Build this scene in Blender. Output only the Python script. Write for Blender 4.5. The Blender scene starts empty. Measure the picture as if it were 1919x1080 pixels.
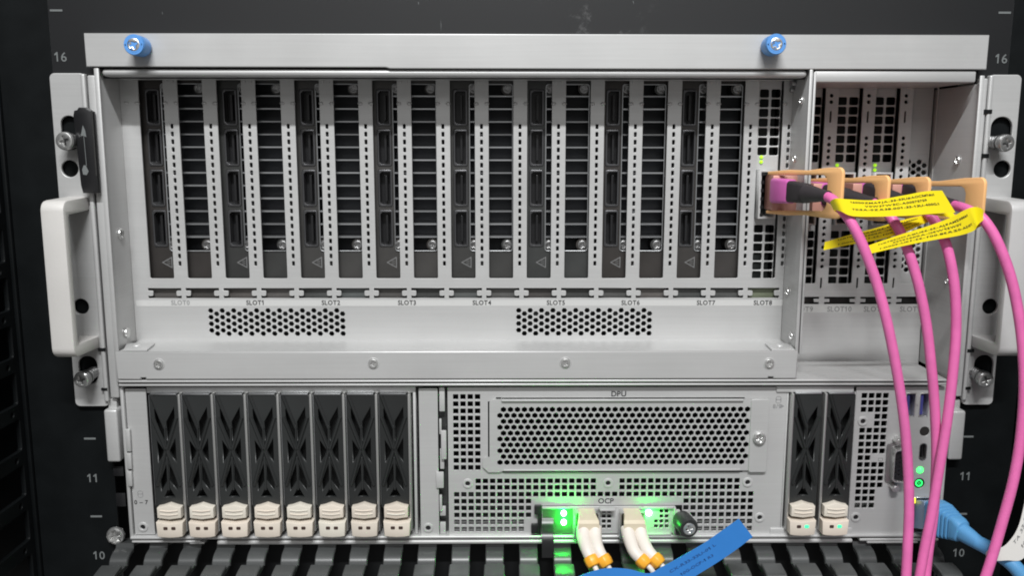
import bpy, bmesh, math, random
from mathutils import Vector, Matrix
random.seed(7)
SC = bpy.context.scene
COL = SC.collection
S = 0.001                                    # all sizes below are millimetres

# ------------------------------------------------------------------ camera
CP = (-14.72, -457.41, 199.59); PITCH, YAW, ROLL, FPX = 0.158356, 0.009318, 0.00096, 1650.0
cy_, sy_, cp_, sp_ = math.cos(YAW), math.sin(YAW), math.cos(PITCH), math.sin(PITCH)
FW = Vector((sy_*cp_, cy_*cp_, -sp_)); R0 = Vector((cy_, -sy_, 0)); U0 = R0.cross(FW)
RT = math.cos(ROLL)*R0 + math.sin(ROLL)*U0; UP = -math.sin(ROLL)*R0 + math.cos(ROLL)*U0
cd = bpy.data.cameras.new('camera'); cam = bpy.data.objects.new('camera', cd); COL.objects.link(cam)
cd.sensor_width = 36; cd.lens = 36*FPX/1919; cd.clip_start = 0.02; cd.clip_end = 50
mw = Matrix((RT, UP, -FW)).transposed().to_4x4(); mw.translation = Vector(CP)*S
cam.matrix_world = mw
SC.camera = cam

# ------------------------------------------------------------------ room light and added fill
w = bpy.data.worlds.new('World'); SC.world = w; w.use_nodes = True
w.node_tree.nodes['Background'].inputs[0].default_value = (1.0, 0.99, 0.975, 1)
w.node_tree.nodes['Background'].inputs[1].default_value = 0.25
def area(name, loc, target, sx, sy, power, col):
    l = bpy.data.lights.new(name, 'AREA'); l.shape = 'RECTANGLE'; l.size = sx; l.size_y = sy
    l.energy = power; l.color = col
    o = bpy.data.objects.new(name, l); COL.objects.link(o); o.location = loc
    o.rotation_euler = (Vector(target)-Vector(loc)).to_track_quat('-Z', 'Y').to_euler()
area('ceiling_tube_lamp', (0.0, -1.25, 1.52), (0, 0, .13), 0.75, 0.05, 45, (.985, .995, 1.0))
area('added_fill_light', (0.1, -3.2, 2.0), (0, 0, .13), 1.6, 1.2, 20, (.99, .995, 1.0))  # broad soft fill added to lift the shaded parts, not a fitting of the room
SC.view_settings.view_transform = 'Standard'; SC.view_settings.look = 'None'
SC.view_settings.exposure = 0; SC.view_settings.gamma = 1
SC.cycles.max_bounces = 8
SC.cycles.filter_width = 1.9

# ------------------------------------------------------------------ measuring
def at(px, py, Y):
    """point of the photograph on the upright plane at depth Y (mm) -> X, Z in mm"""
    d = FW + RT*((px-960)/FPX) - UP*((py-540)/FPX)
    t = (Y-CP[1])/d.y
    return CP[0]+d.x*t, CP[2]+d.z*t
def Xp(px, py, Y): return at(px, py, Y)[0]
def Zp(py, Y, px=949): return at(px, py, Y)[1]
def P3(px, py, Y):
    a = at(px, py, Y); return Vector((a[0], Y, a[1]))
def rect(x0, y0, x1, y1, Y):
    ym, xm = (y0+y1)/2, (x0+x1)/2
    return Xp(x0, ym, Y), Xp(x1, ym, Y), Zp(y1, Y, xm), Zp(y0, Y, xm)

# ------------------------------------------------------------------ materials
def mat(name, col, rough=.5, metal=0., spec=.5, noise=0., nscale=40., emit=0., trans=0., bump=0., alpha=1., coat=0.):
    m = bpy.data.materials.new(name); m.use_nodes = True
    nt = m.node_tree; b = nt.nodes['Principled BSDF']
    b.inputs['Base Color'].default_value = (*col, 1); b.inputs['Roughness'].default_value = rough
    b.inputs['Metallic'].default_value = metal; b.inputs['Specular IOR Level'].default_value = spec
    if coat: b.inputs['Coat Weight'].default_value = coat
    if emit:
        b.inputs['Emission Color'].default_value = (*col, 1); b.inputs['Emission Strength'].default_value = emit
    if trans: b.inputs['Transmission Weight'].default_value = trans
    if noise or bump:
        tc = nt.nodes.new('ShaderNodeTexCoord'); n = nt.nodes.new('ShaderNodeTexNoise')
        n.inputs['Scale'].default_value = nscale; n.inputs['Detail'].default_value = 6
        nt.links.new(tc.outputs['Object'], n.inputs['Vector'])
        if noise:
            mr = nt.nodes.new('ShaderNodeMapRange'); mr.inputs[1].default_value = .3; mr.inputs[2].default_value = .7
            mr.inputs[3].default_value = 1-noise; mr.inputs[4].default_value = 1+noise
            mx = nt.nodes.new('ShaderNodeVectorMath'); mx.operation = 'SCALE'; mx.inputs[0].default_value = col
            nt.links.new(n.outputs['Fac'], mr.inputs[0]); nt.links.new(mr.outputs[0], mx.inputs['Scale'])
            nt.links.new(mx.outputs[0], b.inputs['Base Color'])
            m2 = nt.nodes.new('ShaderNodeMapRange'); m2.inputs[3].default_value = rough-.06; m2.inputs[4].default_value = rough+.06
            nt.links.new(n.outputs['Fac'], m2.inputs[0]); nt.links.new(m2.outputs[0], b.inputs['Roughness'])
        if bump:
            n2 = nt.nodes.new('ShaderNodeTexNoise'); n2.inputs['Scale'].default_value = 900
            nt.links.new(tc.outputs['Object'], n2.inputs['Vector'])
            bp = nt.nodes.new('ShaderNodeBump'); bp.inputs['Strength'].default_value = bump; bp.inputs['Distance'].default_value = .0002
            nt.links.new(n2.outputs['Fac'], bp.inputs['Height']); nt.links.new(bp.outputs[0], b.inputs['Normal'])
    return m
STEEL = mat('galvanised_steel', (.50, .50, .495), .44, .35, .5, .05, 22, bump=.08)
STEEL2 = mat('galvanised_steel_panel', (.50, .50, .495), .44, .28, .5, .05, 16, bump=.06)
CHROME = mat('polished_screw_steel', (.68, .68, .67), .3, .85)
DARKCHROME = mat('dark_plated_steel', (.36, .36, .36), .28, .85)
RACK = mat('black_powder_coat', (.004, .005, .0055), .5, 0, .16, .2, 60, bump=.15)
INNER = mat('dark_inside', (.006, .0065, .007), .7, 0, .15)
BOARD = mat('dark_board', (.02, .022, .021), .6, 0, .3, .3, 120)
CARD = mat('dark_card_plate', (.075, .074, .073), .36, .6, .4, .12, 60)
FIN = mat('dark_fin_metal', (.46, .47, .48), .3, .85)
SOCKET = mat('socket_black', (.012, .012, .013), .32, 0, .5)
DRIVE = mat('black_drive_plastic', (.020, .0215, .0215), .36, 0, .45, .1, 50)
RAIL = mat('drive_rail_steel', (.5, .5, .49), .35, .8)
BEIGE = mat('warm_white_plastic', (.62, .57, .50), .5, 0, .4, .04, 60)
BLUE = mat('blue_screw_plastic', (.10, .29, .66), .4, 0, .45)
PINK = mat('pink_cable_jacket', (.70, .145, .385), .42, 0, .45, .06, 160, bump=.35)
MAGENTA = mat('magenta_plug', (.60, .13, .42), .35, 0, .5)
BOOT = mat('dark_rubber', (.035, .030, .033), .55, 0, .4)
ORANGE = mat('pale_orange_plastic', (.86, .49, .21), .45, 0, .4, .03, 60)
ROSE = mat('rose_metal_housing', (.50, .25, .20), .45, .25)
YELLOW = mat('yellow_label_film', (.93, .76, .012), .42, 0, .4)
WHITE = mat('white_label_film', (.72, .70, .67), .5, 0, .4)
CREAM = mat('cream_boot_plastic', (.70, .65, .59), .45, 0, .4)
CREAM2 = mat('cream_plug_plastic', (.60, .53, .40), .45, 0, .4)
AMBER = mat('amber_clip', (.82, .38, .03), .4, 0, .45)
STRAPBLUE = mat('blue_strap_film', (.035, .21, .60), .45, 0, .4, .04, 60)
LANBLUE = mat('blue_lan_rubber', (.09, .28, .52), .45, 0, .4, .04, 60)
CLEAR = mat('clear_plug_plastic', (.30, .40, .58), .25, 0, .5)
INK = mat('black_print', (.03, .03, .03), .6, 0, .2)
INK2 = mat('grey_print', (.24, .24, .24), .6, 0, .2)
PAINT = mat('grey_rack_print', (.15, .16, .16), .6, 0, .2)
LABEL = mat('pale_label_strip', (.50, .50, .49), .5, 0, .4)
LEDG = mat('green_led', (.06, .95, .14), .3, emit=2.6)
LEDW = mat('bright_green_led', (.42, 1.0, .45), .3, emit=16)
LEDT = mat('teal_led', (.05, .85, .33), .3, emit=1.0)
LEDY = mat('yellow_green_led', (.40, .80, .02), .3, emit=.75)
LEDAMB = mat('yellow_led', (.85, .75, .05), .3, emit=1.0)
USBBLUE = mat('usb_tongue_blue', (.05, .05, .20), .4, 0, .4)
FINGER = mat('grey_finger_plastic', (.058, .061, .061), .36, 0, .55, .08, 60)
def vary(m, amount, hue=0.0):
    """every object of this material a little lighter, darker or warmer than the next"""
    nt = m.node_tree; b = nt.nodes['Principled BSDF']; bc = b.inputs['Base Color']
    oi = nt.nodes.new('ShaderNodeObjectInfo'); hs = nt.nodes.new('ShaderNodeHueSaturation')
    mr = nt.nodes.new('ShaderNodeMapRange'); mr.inputs[3].default_value = 1-amount; mr.inputs[4].default_value = 1+amount
    nt.links.new(oi.outputs['Random'], mr.inputs[0]); nt.links.new(mr.outputs[0], hs.inputs['Value'])
    if bc.links: nt.links.new(bc.links[0].from_socket, hs.inputs['Color'])
    else: hs.inputs['Color'].default_value = bc.default_value
    out = hs.outputs[0]
    if hue:
        mx = nt.nodes.new('ShaderNodeMix'); mx.data_type = 'RGBA'; mx.blend_type = 'MULTIPLY'; mx.inputs['Factor'].default_value = 1
        cr = nt.nodes.new('ShaderNodeValToRGB'); e = cr.color_ramp.elements
        e[0].color = (1+hue, 1-hue*.3, 1-hue, 1); e[1].color = (1-hue*.6, 1+hue*.3, 1+hue*.2, 1)
        fr = nt.nodes.new('ShaderNodeMath'); fr.operation = 'FRACT'; ml = nt.nodes.new('ShaderNodeMath'); ml.operation = 'MULTIPLY'; ml.inputs[1].default_value = 7.3
        nt.links.new(oi.outputs['Random'], ml.inputs[0]); nt.links.new(ml.outputs[0], fr.inputs[0]); nt.links.new(fr.outputs[0], cr.inputs[0])
        nt.links.new(out, mx.inputs['A']); nt.links.new(cr.outputs[0], mx.inputs['B']); out = mx.outputs['Result']
    nt.links.new(out, bc)
def brushed(m, strength):
    """fine lengthwise grain, handling smears and a few hairline scratches"""
    nt = m.node_tree; b = nt.nodes['Principled BSDF']; bc = b.inputs['Base Color']; ro = b.inputs['Roughness']
    tc = nt.nodes.new('ShaderNodeTexCoord'); mp = nt.nodes.new('ShaderNodeMapping'); mp.inputs['Scale'].default_value = (14, 14, 900)
    n = nt.nodes.new('ShaderNodeTexNoise'); n.inputs['Scale'].default_value = 1; n.inputs['Detail'].default_value = 4
    sm = nt.nodes.new('ShaderNodeTexNoise'); sm.inputs['Scale'].default_value = 9; sm.inputs['Detail'].default_value = 7; sm.inputs['Roughness'].default_value = .65; sm.inputs['Distortion'].default_value = .8
    nt.links.new(tc.outputs['Object'], mp.inputs[0]); nt.links.new(mp.outputs[0], n.inputs['Vector']); nt.links.new(tc.outputs['Object'], sm.inputs['Vector'])
    a = nt.nodes.new('ShaderNodeMapRange'); a.inputs[1].default_value = .3; a.inputs[2].default_value = .7; a.inputs[3].default_value = 1-strength; a.inputs[4].default_value = 1+strength
    c = nt.nodes.new('ShaderNodeMapRange'); c.inputs[1].default_value = .35; c.inputs[2].default_value = .68; c.inputs[3].default_value = 1+strength*.8; c.inputs[4].default_value = 1-strength*1.3
    nt.links.new(n.outputs['Fac'], a.inputs[0]); nt.links.new(sm.outputs['Fac'], c.inputs[0])
    m1 = nt.nodes.new('ShaderNodeMath'); m1.operation = 'MULTIPLY'; nt.links.new(a.outputs[0], m1.inputs[0]); nt.links.new(c.outputs[0], m1.inputs[1])
    sc = nt.nodes.new('ShaderNodeVectorMath'); sc.operation = 'SCALE'
    nt.links.new(bc.links[0].from_socket, sc.inputs[0]); nt.links.new(m1.outputs[0], sc.inputs['Scale']); nt.links.new(sc.outputs[0], bc)
    d = nt.nodes.new('ShaderNodeMapRange'); d.inputs[1].default_value = .3; d.inputs[2].default_value = .7; d.inputs[3].default_value = ro.default_value-.1; d.inputs[4].default_value = ro.default_value+.12
    nt.links.new(sm.outputs['Fac'], d.inputs[0]); nt.links.new(d.outputs[0], ro)
brushed(STEEL, .028); brushed(STEEL2, .034)
vary(BEIGE, .06, .04); vary(CARD, .22, .06); vary(DRIVE, .15); vary(FIN, .25); vary(FINGER, .2); vary(CREAM, .04)
# top blanking panel: glossy black paint with pale scuffs
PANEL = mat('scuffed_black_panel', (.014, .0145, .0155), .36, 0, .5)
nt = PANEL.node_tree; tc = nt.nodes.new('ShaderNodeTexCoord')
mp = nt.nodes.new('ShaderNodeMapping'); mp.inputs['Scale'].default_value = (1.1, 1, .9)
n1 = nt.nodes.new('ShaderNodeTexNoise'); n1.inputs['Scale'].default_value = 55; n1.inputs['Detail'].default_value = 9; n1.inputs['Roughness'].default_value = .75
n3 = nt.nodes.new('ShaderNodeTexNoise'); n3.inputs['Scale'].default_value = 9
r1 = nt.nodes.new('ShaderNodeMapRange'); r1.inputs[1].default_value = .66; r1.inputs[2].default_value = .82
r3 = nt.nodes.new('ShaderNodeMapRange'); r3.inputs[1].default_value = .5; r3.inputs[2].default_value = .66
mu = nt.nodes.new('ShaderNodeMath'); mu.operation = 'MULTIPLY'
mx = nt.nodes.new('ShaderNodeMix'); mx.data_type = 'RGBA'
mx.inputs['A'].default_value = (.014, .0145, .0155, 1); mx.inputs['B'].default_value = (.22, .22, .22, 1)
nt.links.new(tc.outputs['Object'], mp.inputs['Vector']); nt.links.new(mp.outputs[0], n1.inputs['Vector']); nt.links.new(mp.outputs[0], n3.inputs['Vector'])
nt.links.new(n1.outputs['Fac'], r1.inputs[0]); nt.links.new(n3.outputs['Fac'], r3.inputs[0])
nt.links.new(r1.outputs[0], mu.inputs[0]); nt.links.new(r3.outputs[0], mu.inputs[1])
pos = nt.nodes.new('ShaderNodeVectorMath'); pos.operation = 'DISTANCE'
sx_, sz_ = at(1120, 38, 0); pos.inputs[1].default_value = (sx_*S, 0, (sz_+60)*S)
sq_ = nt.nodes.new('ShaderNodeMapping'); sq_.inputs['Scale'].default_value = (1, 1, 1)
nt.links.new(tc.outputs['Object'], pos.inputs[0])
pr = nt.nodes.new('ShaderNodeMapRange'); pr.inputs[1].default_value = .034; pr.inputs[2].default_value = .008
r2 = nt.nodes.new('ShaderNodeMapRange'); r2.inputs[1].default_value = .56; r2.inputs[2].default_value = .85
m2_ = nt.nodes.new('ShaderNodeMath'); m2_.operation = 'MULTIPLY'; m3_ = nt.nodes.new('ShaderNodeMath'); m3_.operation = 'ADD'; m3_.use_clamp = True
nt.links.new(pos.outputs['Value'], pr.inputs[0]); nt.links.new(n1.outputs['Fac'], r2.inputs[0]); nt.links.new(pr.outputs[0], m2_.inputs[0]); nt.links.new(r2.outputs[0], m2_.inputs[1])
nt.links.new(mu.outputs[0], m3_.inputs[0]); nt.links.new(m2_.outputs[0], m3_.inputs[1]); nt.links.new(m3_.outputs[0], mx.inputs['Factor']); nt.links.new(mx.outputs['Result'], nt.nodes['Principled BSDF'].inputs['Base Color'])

LAMPOFF = mat('unlit_lamp_lens', (.05, .028, .022), .35, 0, .5)
PORTRIM = mat('port_rim_metal', (.12, .12, .125), .28, .75)
DRIVEBACK = mat('drive_inner_plastic', (.011, .0115, .0115), .45, 0, .4, .4, 400)
FOOTGREEN = mat('green_tinted_foot', (.20, .225, .155), .45, .3, .5, .25, 30)
WARN = mat('faint_grey_print', (.16, .16, .16), .6, 0, .2)
SINK = mat('dark_blue_heat_sink', (.016, .018, .022), .5, 0, .4)
FOOT = mat('grey_bracket_foot', (.11, .11, .11), .45, .4, .5, .25, 30); vary(FOOT, .35, .08)
POSTM = mat('black_post_paint', (.0045, .0055, .006), .45, 0, .2, .2, 60, bump=.1)
# ------------------------------------------------------------------ objects
ORG = {}
def thing(name, label, cat, org=(0, 0, 0), group=None):
    o = bpy.data.objects.new(name, None); COL.objects.link(o); o.empty_display_size = .01
    o.location = Vector(org)*S; ORG[o.name] = Vector(org)
    o['label'] = label; o['category'] = cat
    if group: o['group'] = group
    return o
def org(p): return ORG.get(p.name, Vector((0, 0, 0))) if p else Vector((0, 0, 0))
def link(name, me, parent=None, label=None, loc=None, rot=None):
    o = bpy.data.objects.new(name, me); COL.objects.link(o)
    if parent is not None:
        o.parent = parent; ORG[o.name] = org(parent)
    if loc is not None: o.location = (Vector(loc)-org(parent))*S
    if rot is not None: o.rotation_euler = rot
    if label: o['label'] = label
    return o
def finish(bm, name, m, parent=None, label=None, smooth=False, local=False, angle=35):
    o_ = Vector((0, 0, 0)) if local else org(parent)
    bmesh.ops.recalc_face_normals(bm, faces=bm.faces[:])
    for v in bm.verts: v.co = (v.co-o_)*S
    me = bpy.data.meshes.new(name); bm.to_mesh(me); bm.free()
    me.materials.append(m)
    if smooth:
        me.polygons.foreach_set('use_smooth', [True]*len(me.polygons))
        me.set_sharp_from_angle(angle=math.radians(angle))
    if local: return me
    return link(name, me, parent, label)
def box(bm, x0, x1, y0, y1, z0, z1, bev=0, seg=2):
    if x0 > x1: x0, x1 = x1, x0
    if y0 > y1: y0, y1 = y1, y0
    if z0 > z1: z0, z1 = z1, z0
    r = bmesh.ops.create_cube(bm, size=1)
    for v in r['verts']:
        v.co = Vector((x0+(v.co.x+.5)*(x1-x0), y0+(v.co.y+.5)*(y1-y0), z0+(v.co.z+.5)*(z1-z0)))
    if bev:
        es = list({e for v in r['verts'] for e in v.link_edges})
        bmesh.ops.bevel(bm, geom=es, offset=bev, segments=seg, profile=.5, affect='EDGES')
def boxpart(name, b, y0, y1, m, parent, bev=.4, label=None):
    bm = bmesh.new(); box(bm, b[0], b[1], y0, y1, b[2], b[3], bev)
    return finish(bm, name, m, parent, label, smooth=True)
def frame_of(d):
    d = d.normalized(); u = Vector((0, 0, 1)) if abs(d.z) < .9 else Vector((1, 0, 0))
    a = d.cross(u).normalized(); return a, a.cross(d).normalized()
def tube(bm, pts, radii, n=14, cap=True, flat=1.0):
    pts = [Vector(p) for p in pts]
    if not hasattr(radii, '__len__'): radii = [radii]*len(pts)
    rings = []; a = None
    for i, p in enumerate(pts):
        d = (pts[min(i+1, len(pts)-1)]-pts[max(i-1, 0)]).normalized()
        if a is None: a, _ = frame_of(d)
        a = (a-d*a.dot(d)).normalized(); b = d.cross(a)
        rings.append([bm.verts.new(p+(a*math.cos(t)+b*math.sin(t)*flat)*radii[i]) for t in [2*math.pi*k/n for k in range(n)]])
    for r, q in zip(rings, rings[1:]):
        for k in range(n): bm.faces.new((r[k], r[(k+1) % n], q[(k+1) % n], q[k]))
    if cap: bm.faces.new(rings[0]); bm.faces.new(rings[-1])
def spline(pts, n=8):
    pts = [Vector(p) for p in pts]; out = []
    q = [pts[0]*2-pts[1]]+pts+[pts[-1]*2-pts[-2]]
    for i in range(1, len(q)-2):
        for k in range(n):
            t = k/n; a, b, c, d = q[i-1:i+3]
            out.append(.5*((2*b)+(c-a)*t+(2*a-5*b+4*c-d)*t*t+(3*b-a-3*c+d)*t**3))
    out.append(pts[-1]); return out
def cyl(bm, p0, p1, r, n=20):
    tube(bm, [p0, p1], r, n)
def circ(x, z, r, n=20, a0=0.): return [(x+r*math.cos(a0+2*math.pi*k/n), z+r*math.sin(a0+2*math.pi*k/n)) for k in range(n)]
def rr(x0, x1, z0, z1, r=0, n=4):
    if x0 > x1: x0, x1 = x1, x0
    if z0 > z1: z0, z1 = z1, z0
    if r <= 0: return [(x0, z0), (x1, z0), (x1, z1), (x0, z1)]
    r = min(r, (x1-x0)/2.01, (z1-z0)/2.01); out = []
    for cx, cz, a in ((x1-r, z0+r, -90), (x1-r, z1-r, 0), (x0+r, z1-r, 90), (x0+r, z0+r, 180)):
        for k in range(n+1):
            t = math.radians(a+90*k/n); out.append((cx+r*math.cos(t), cz+r*math.sin(t)))
    return out
def plate_mesh(outline, holes, t, bev, mp):
    cu = bpy.data.curves.new('outline', 'CURVE'); cu.dimensions = '2D'; cu.fill_mode = 'BOTH'
    for pl in [outline]+list(holes):
        s = cu.splines.new('POLY'); s.points.add(len(pl)-1)
        for p, q in zip(s.points, pl): p.co = (q[0], q[1], 0, 1)
        s.use_cyclic_u = True
    cu.extrude = max(t/2-bev, .01); cu.bevel_depth = bev; cu.bevel_resolution = 1; cu.offset = -bev
    o = bpy.data.objects.new('outline', cu); COL.objects.link(o)
    dg = bpy.context.evaluated_depsgraph_get()
    me = bpy.data.meshes.new_from_object(o.evaluated_get(dg))
    bpy.data.objects.remove(o); bpy.data.curves.remove(cu)
    bm = bmesh.new(); bm.from_mesh(me); bpy.data.meshes.remove(me)
    bmesh.ops.remove_doubles(bm, verts=bm.verts[:], dist=.002)
    for v in bm.verts: v.co = mp(v.co)
    return bm
def XZ(y, t): return lambda c: Vector((c.x, y+t/2-c.z, c.y))            # facing -Y, front face at y
def YZ(x, t, s=1): return lambda c: Vector((x+s*(c.z-t/2), c.x, c.y))   # facing +X (s=1) or -X, front face at x
def XY(z, t): return lambda c: Vector((c.x, c.y, z-t/2+c.z))            # lying flat, top face at z
def plate(name, outline, holes, y, t, m, parent, bev=.12, label=None, mp=None):
    bm = plate_mesh(outline, holes, t, bev, mp or XZ(y, t))
    return finish(bm, name, m, parent, label)
def text_bm(s, size, bold=0., ext=.03):
    """upright lettering, laid out sign by sign; the figure 1 gets a flag"""
    out = bmesh.new(); x = 0.0; b = bold
    for ch in s:
        if ch == ' ': x += size*.30; continue
        if ch == '1':
            w_, h = size*.095+b, size*.345+b*.5
            xc = x+size*.26
            bm = plate_mesh([(xc-w_/2, -h), (xc+w_/2, -h), (xc+w_/2, h), (xc-w_*.3, h), (xc-w_/2-size*.15, h-size*.15), (xc-w_/2-size*.15, h-size*.15-w_), (xc-w_/2, h-size*.09-w_)], [], max(ext*2, .022), .001, lambda c: c)
            adv = size*.50
        else:
            cu = bpy.data.curves.new('lettering', 'FONT'); cu.body = ch; cu.size = size*.98; cu.align_x = 'LEFT'; cu.align_y = 'BOTTOM_BASELINE'
            cu.offset = bold*.5; cu.extrude = ext; cu.resolution_u = 3
            o = bpy.data.objects.new('lettering', cu); COL.objects.link(o)
            dg = bpy.context.evaluated_depsgraph_get(); me = bpy.data.meshes.new_from_object(o.evaluated_get(dg))
            bpy.data.objects.remove(o); bpy.data.curves.remove(cu)
            bm = bmesh.new(); bm.from_mesh(me); bpy.data.meshes.remove(me)
            if not bm.verts: bm.free(); x += size*.3; continue
            mn = min(v.co.x for v in bm.verts); mxx = max(v.co.x for v in bm.verts)
            for v in bm.verts: v.co.x += x-mn+size*.045; v.co.y -= size*.345
            adv = mxx-mn+size*.075
        me = bpy.data.meshes.new('sign'); bm.to_mesh(me); bm.free(); out.from_mesh(me); bpy.data.meshes.remove(me); x += adv
    for v in out.verts: v.co.x -= x/2
    return out
def text(name, s, px, py, Y, size, m, parent, bold=.04, sx=1.):
    x, z = at(px, py, Y); bm = text_bm(s, size, bold)
    for v in bm.verts: v.co = Vector((x+v.co.x*sx, Y-v.co.z-.03, z+v.co.y))
    return finish(bm, name, m, parent)
def cross_hole(r):
    a, b = r*.16, r*.58
    return [(a, a), (b, a*.8), (b, -a*.8), (a, -a), (a*.8, -b), (-a*.8, -b), (-a, -a), (-b, -a*.8), (-b, a*.8), (-a, a), (-a*.8, b), (a*.8, b)]
_sc = {}
def screw_mesh(r, h, m, cross=True, twist=.4):
    k = (r, h, m.name, cross, twist)
    if k not in _sc:
        hl = [(x*math.cos(twist)-z*math.sin(twist), x*math.sin(twist)+z*math.cos(twist)) for x, z in cross_hole(r)]
        bm = plate_mesh(circ(0, 0, r, 28), [hl] if cross else [], h, min(h*.42, r*.3), XZ(-h, h))
        cyl(bm, (0, -h*.35, 0), (0, 0, 0), r*.75, 16)
        me = finish(bm, 'screw', m, local=True, smooth=True)
        _sc[k] = me
    return _sc[k]
FRONT, RIGHTW, LEFTW = (0, 0, 0), (0, 0, math.radians(90)), (0, 0, math.radians(-90))
def screw(px, py, Y, r, h, parent, name='screw', m=None, rot=FRONT, cross=True, twist=.4):
    x, z = at(px, py, Y)
    return link(name, screw_mesh(r, h, m or CHROME, cross, twist), parent, loc=(x, Y, z), rot=rot)
def wall_screw(px, py, X, r, h, parent, rot, name='rivet', cross=True):
    # depth where the line of sight meets the side wall at X
    d = FW+RT*((px-960)/FPX)-UP*((py-540)/FPX); t = (X-CP[0])/d.x
    return link(name, screw_mesh(r, h, CHROME, cross), parent, loc=(X, CP[1]+d.y*t, CP[2]+d.z*t), rot=rot)
def copy_tree(o, parent=None):
    c = o.copy(); COL.objects.link(c)
    if parent is not None: c.parent = parent
    for ch in list(o.children): copy_tree(ch, c)
    return c
def hexes(x0, z0, nx, nz, dx, dz, r, stagger, a0=math.pi/2):
    """rows of hexagons; every second row is shifted by stagger"""
    return [circ(x0+i*dx+(stagger if j % 2 else 0), z0-j*dz, r, 6, a0) for j in range(nz) for i in range(nx)]

YF, YS, YR = -6.0, 18.0, 36.0

# ================================================================== RACK
rack = thing('server_rack', 'black server rack frame with grey unit numbers 16, 11 and 10 on its posts', 'rack', (0, 0, -60))
xl = Xp(48, 720, 0); xr = 262
xin = 226
zb, zt = -75, 330
zj = Zp(148, 0); pl_, pr_ = Xp(94, 60, .1), Xp(1896, 60, .1)
plate('post', [(xl, zb), (-xin, zb), (-xin, zj), (pl_, zj), (pl_, zt), (xl, zt)], [], .1, 2, POSTM, rack, bev=.05)
plate('post', [(xin, zb), (xr, zb), (xr, zt), (pr_, zt), (pr_, zj), (xin, zj)], [], .1, 2, POSTM, rack, bev=.05)
post_bm = bmesh.new(); box(post_bm, xl-1.2, xl+1.0, -2.5, 0.5, zb, zt, .5); finish(post_bm, 'post_edge', RACK, rack, smooth=True)
# side channel with square holes, running toward the viewer
hs = []
pz = 25.2
for k in range(-4, 13):
    z = Zp(752, 0, 32)+k*pz
    hs.append(rr(-40, -6, z, z+17, 1.2, 2)); hs.append(circ(-12, z-4.2, 1.7, 10))
plate('side_channel', rr(-150, -.1, zb, zt), hs, 0, 2.5, RACK, rack, bev=.35, mp=YZ(xl-1.3, 2.5))
bm = bmesh.new(); box(bm, xl-22, xl-20, -150, 72, zb, zt); finish(bm, 'side_panel', RACK, rack)
bm = bmesh.new(); box(bm, xr+.2, xr+2, -150, 72, zb, zt); finish(bm, 'side_panel', RACK, rack)
bm = bmesh.new(); box(bm, xl-20, xr, 70, 72, zb, zt); finish(bm, 'back_panel', INNER, rack)
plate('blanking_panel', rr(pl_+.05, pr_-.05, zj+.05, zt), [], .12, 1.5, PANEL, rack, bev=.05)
for (x0_, p0, x1_, p1, w_) in ((826, 33, 827, 60, .3), (784, 3, 785, 8, .5), (1186, 0, 1188, 7, .4), (304, 20, 305, 28, .3)):
    a, c = P3(x0_, p0, .2), P3(x1_, p1, .2); bm = bmesh.new(); tube(bm, [a, a.lerp(c, .5)+Vector((.15, 0, 0)), c], [w_*.2, w_*.5, w_*.25], 6); finish(bm, 'paint_scratch', PAINT, rack)
# lettering on the posts
for s, y1, x1, y2, x2 in (('16', 106, 113.7, 109.5, 1876.7), ('11', 896.7, 174.5, 893, 1810), ('10', 1041.7, 186, 1036.7, 1797)):
    text('unit_number', s, x1, y1, -.1, 6.6, PAINT, rack, .10)
    text('unit_number', s, x2, y2, -.1, 6.6, PAINT, rack, .10)
for x, y in ((105.7, 19), (169, 822.7), (181, 968.7), (1883.3, 23.3), (1814, 819), (1802, 964)):
    a, c = at(x, y, -.1); bm = bmesh.new(); box(bm, a-3.1, a+3.1, -.2, -.05, c-.5, c+.5); finish(bm, 'unit_tick', PAINT, rack)
for (x0, y0, x1, y1) in ((213, 875, 232, 893), (218, 925, 236, 950)):
    b = rect(x0, y0, x1, y1, -.6)
    bm = bmesh.new(); box(bm, b[0], b[1], -.8, -.1, b[2], b[3], .2); finish(bm, 'cage_nut', SOCKET, rack, smooth=True)
screw(220, 1002, -1, 4.9, 3.2, rack, m=CHROME)

# ================================================================== SERVER
srv = thing('server', 'tall grey steel rack server filling the frame, with rows of card slots above drive bays', 'server', (0, 0, -14))
# --- top cover
b = rect(157, 63.5, 1857, 127, -7.6)
x0, x1 = (at(157, 64, -7.6)[0]+at(162, 127, -7.6)[0])/2, (at(1857, 66, -7.6)[0]+at(1848, 128, -7.6)[0])/2
z1, z0 = Zp(63, -7.6), Zp(126.3, -7.6)
xm = Xp(727, 125, -7.6)
cov = plate('top_cover', [(x0, z0), (xm-1, z0), (xm+1, z0-.6), (x1, z0-.6), (x1, z1), (x0, z1)], [], -7.6, 1.4, STEEL, srv, bev=.5)
bm = bmesh.new(); box(bm, x0, x1, -6.2, 60, z1-1.3, z1-.1); finish(bm, 'cover_top', STEEL, cov)
bm = bmesh.new(); box(bm, x0+.1, x0+1.3, -6.2, 60, z0, z1-1.4); box(bm, x1-1.3, x1-.1, -6.2, 60, z0, z1-1.4); finish(bm, 'cover_side', STEEL, cov)
for px, py in ((268, 88), (1443, 87)):
    c = P3(px, py, -7.6)
    bm = bmesh.new(); r = 5.0
    prof = [(0, r*.86), (-1, r*.88), (-1.6, r*.98), (-7.5, r), (-10.3, r), (-11, r*.93), (-11.1, r*.74), (-9.9, r*.68), (-9.85, r*.3)]
    tube(bm, [c+Vector((0, y, 0)) for y, q in prof], [q for y, q in prof], 32)
    ts = finish(bm, 'thumbscrew', BLUE, srv, smooth=True)
    link('screw_head', screw_mesh(3.15, 1.5, CHROME), ts, loc=c+Vector((0, -9.9, 0)))
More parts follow.
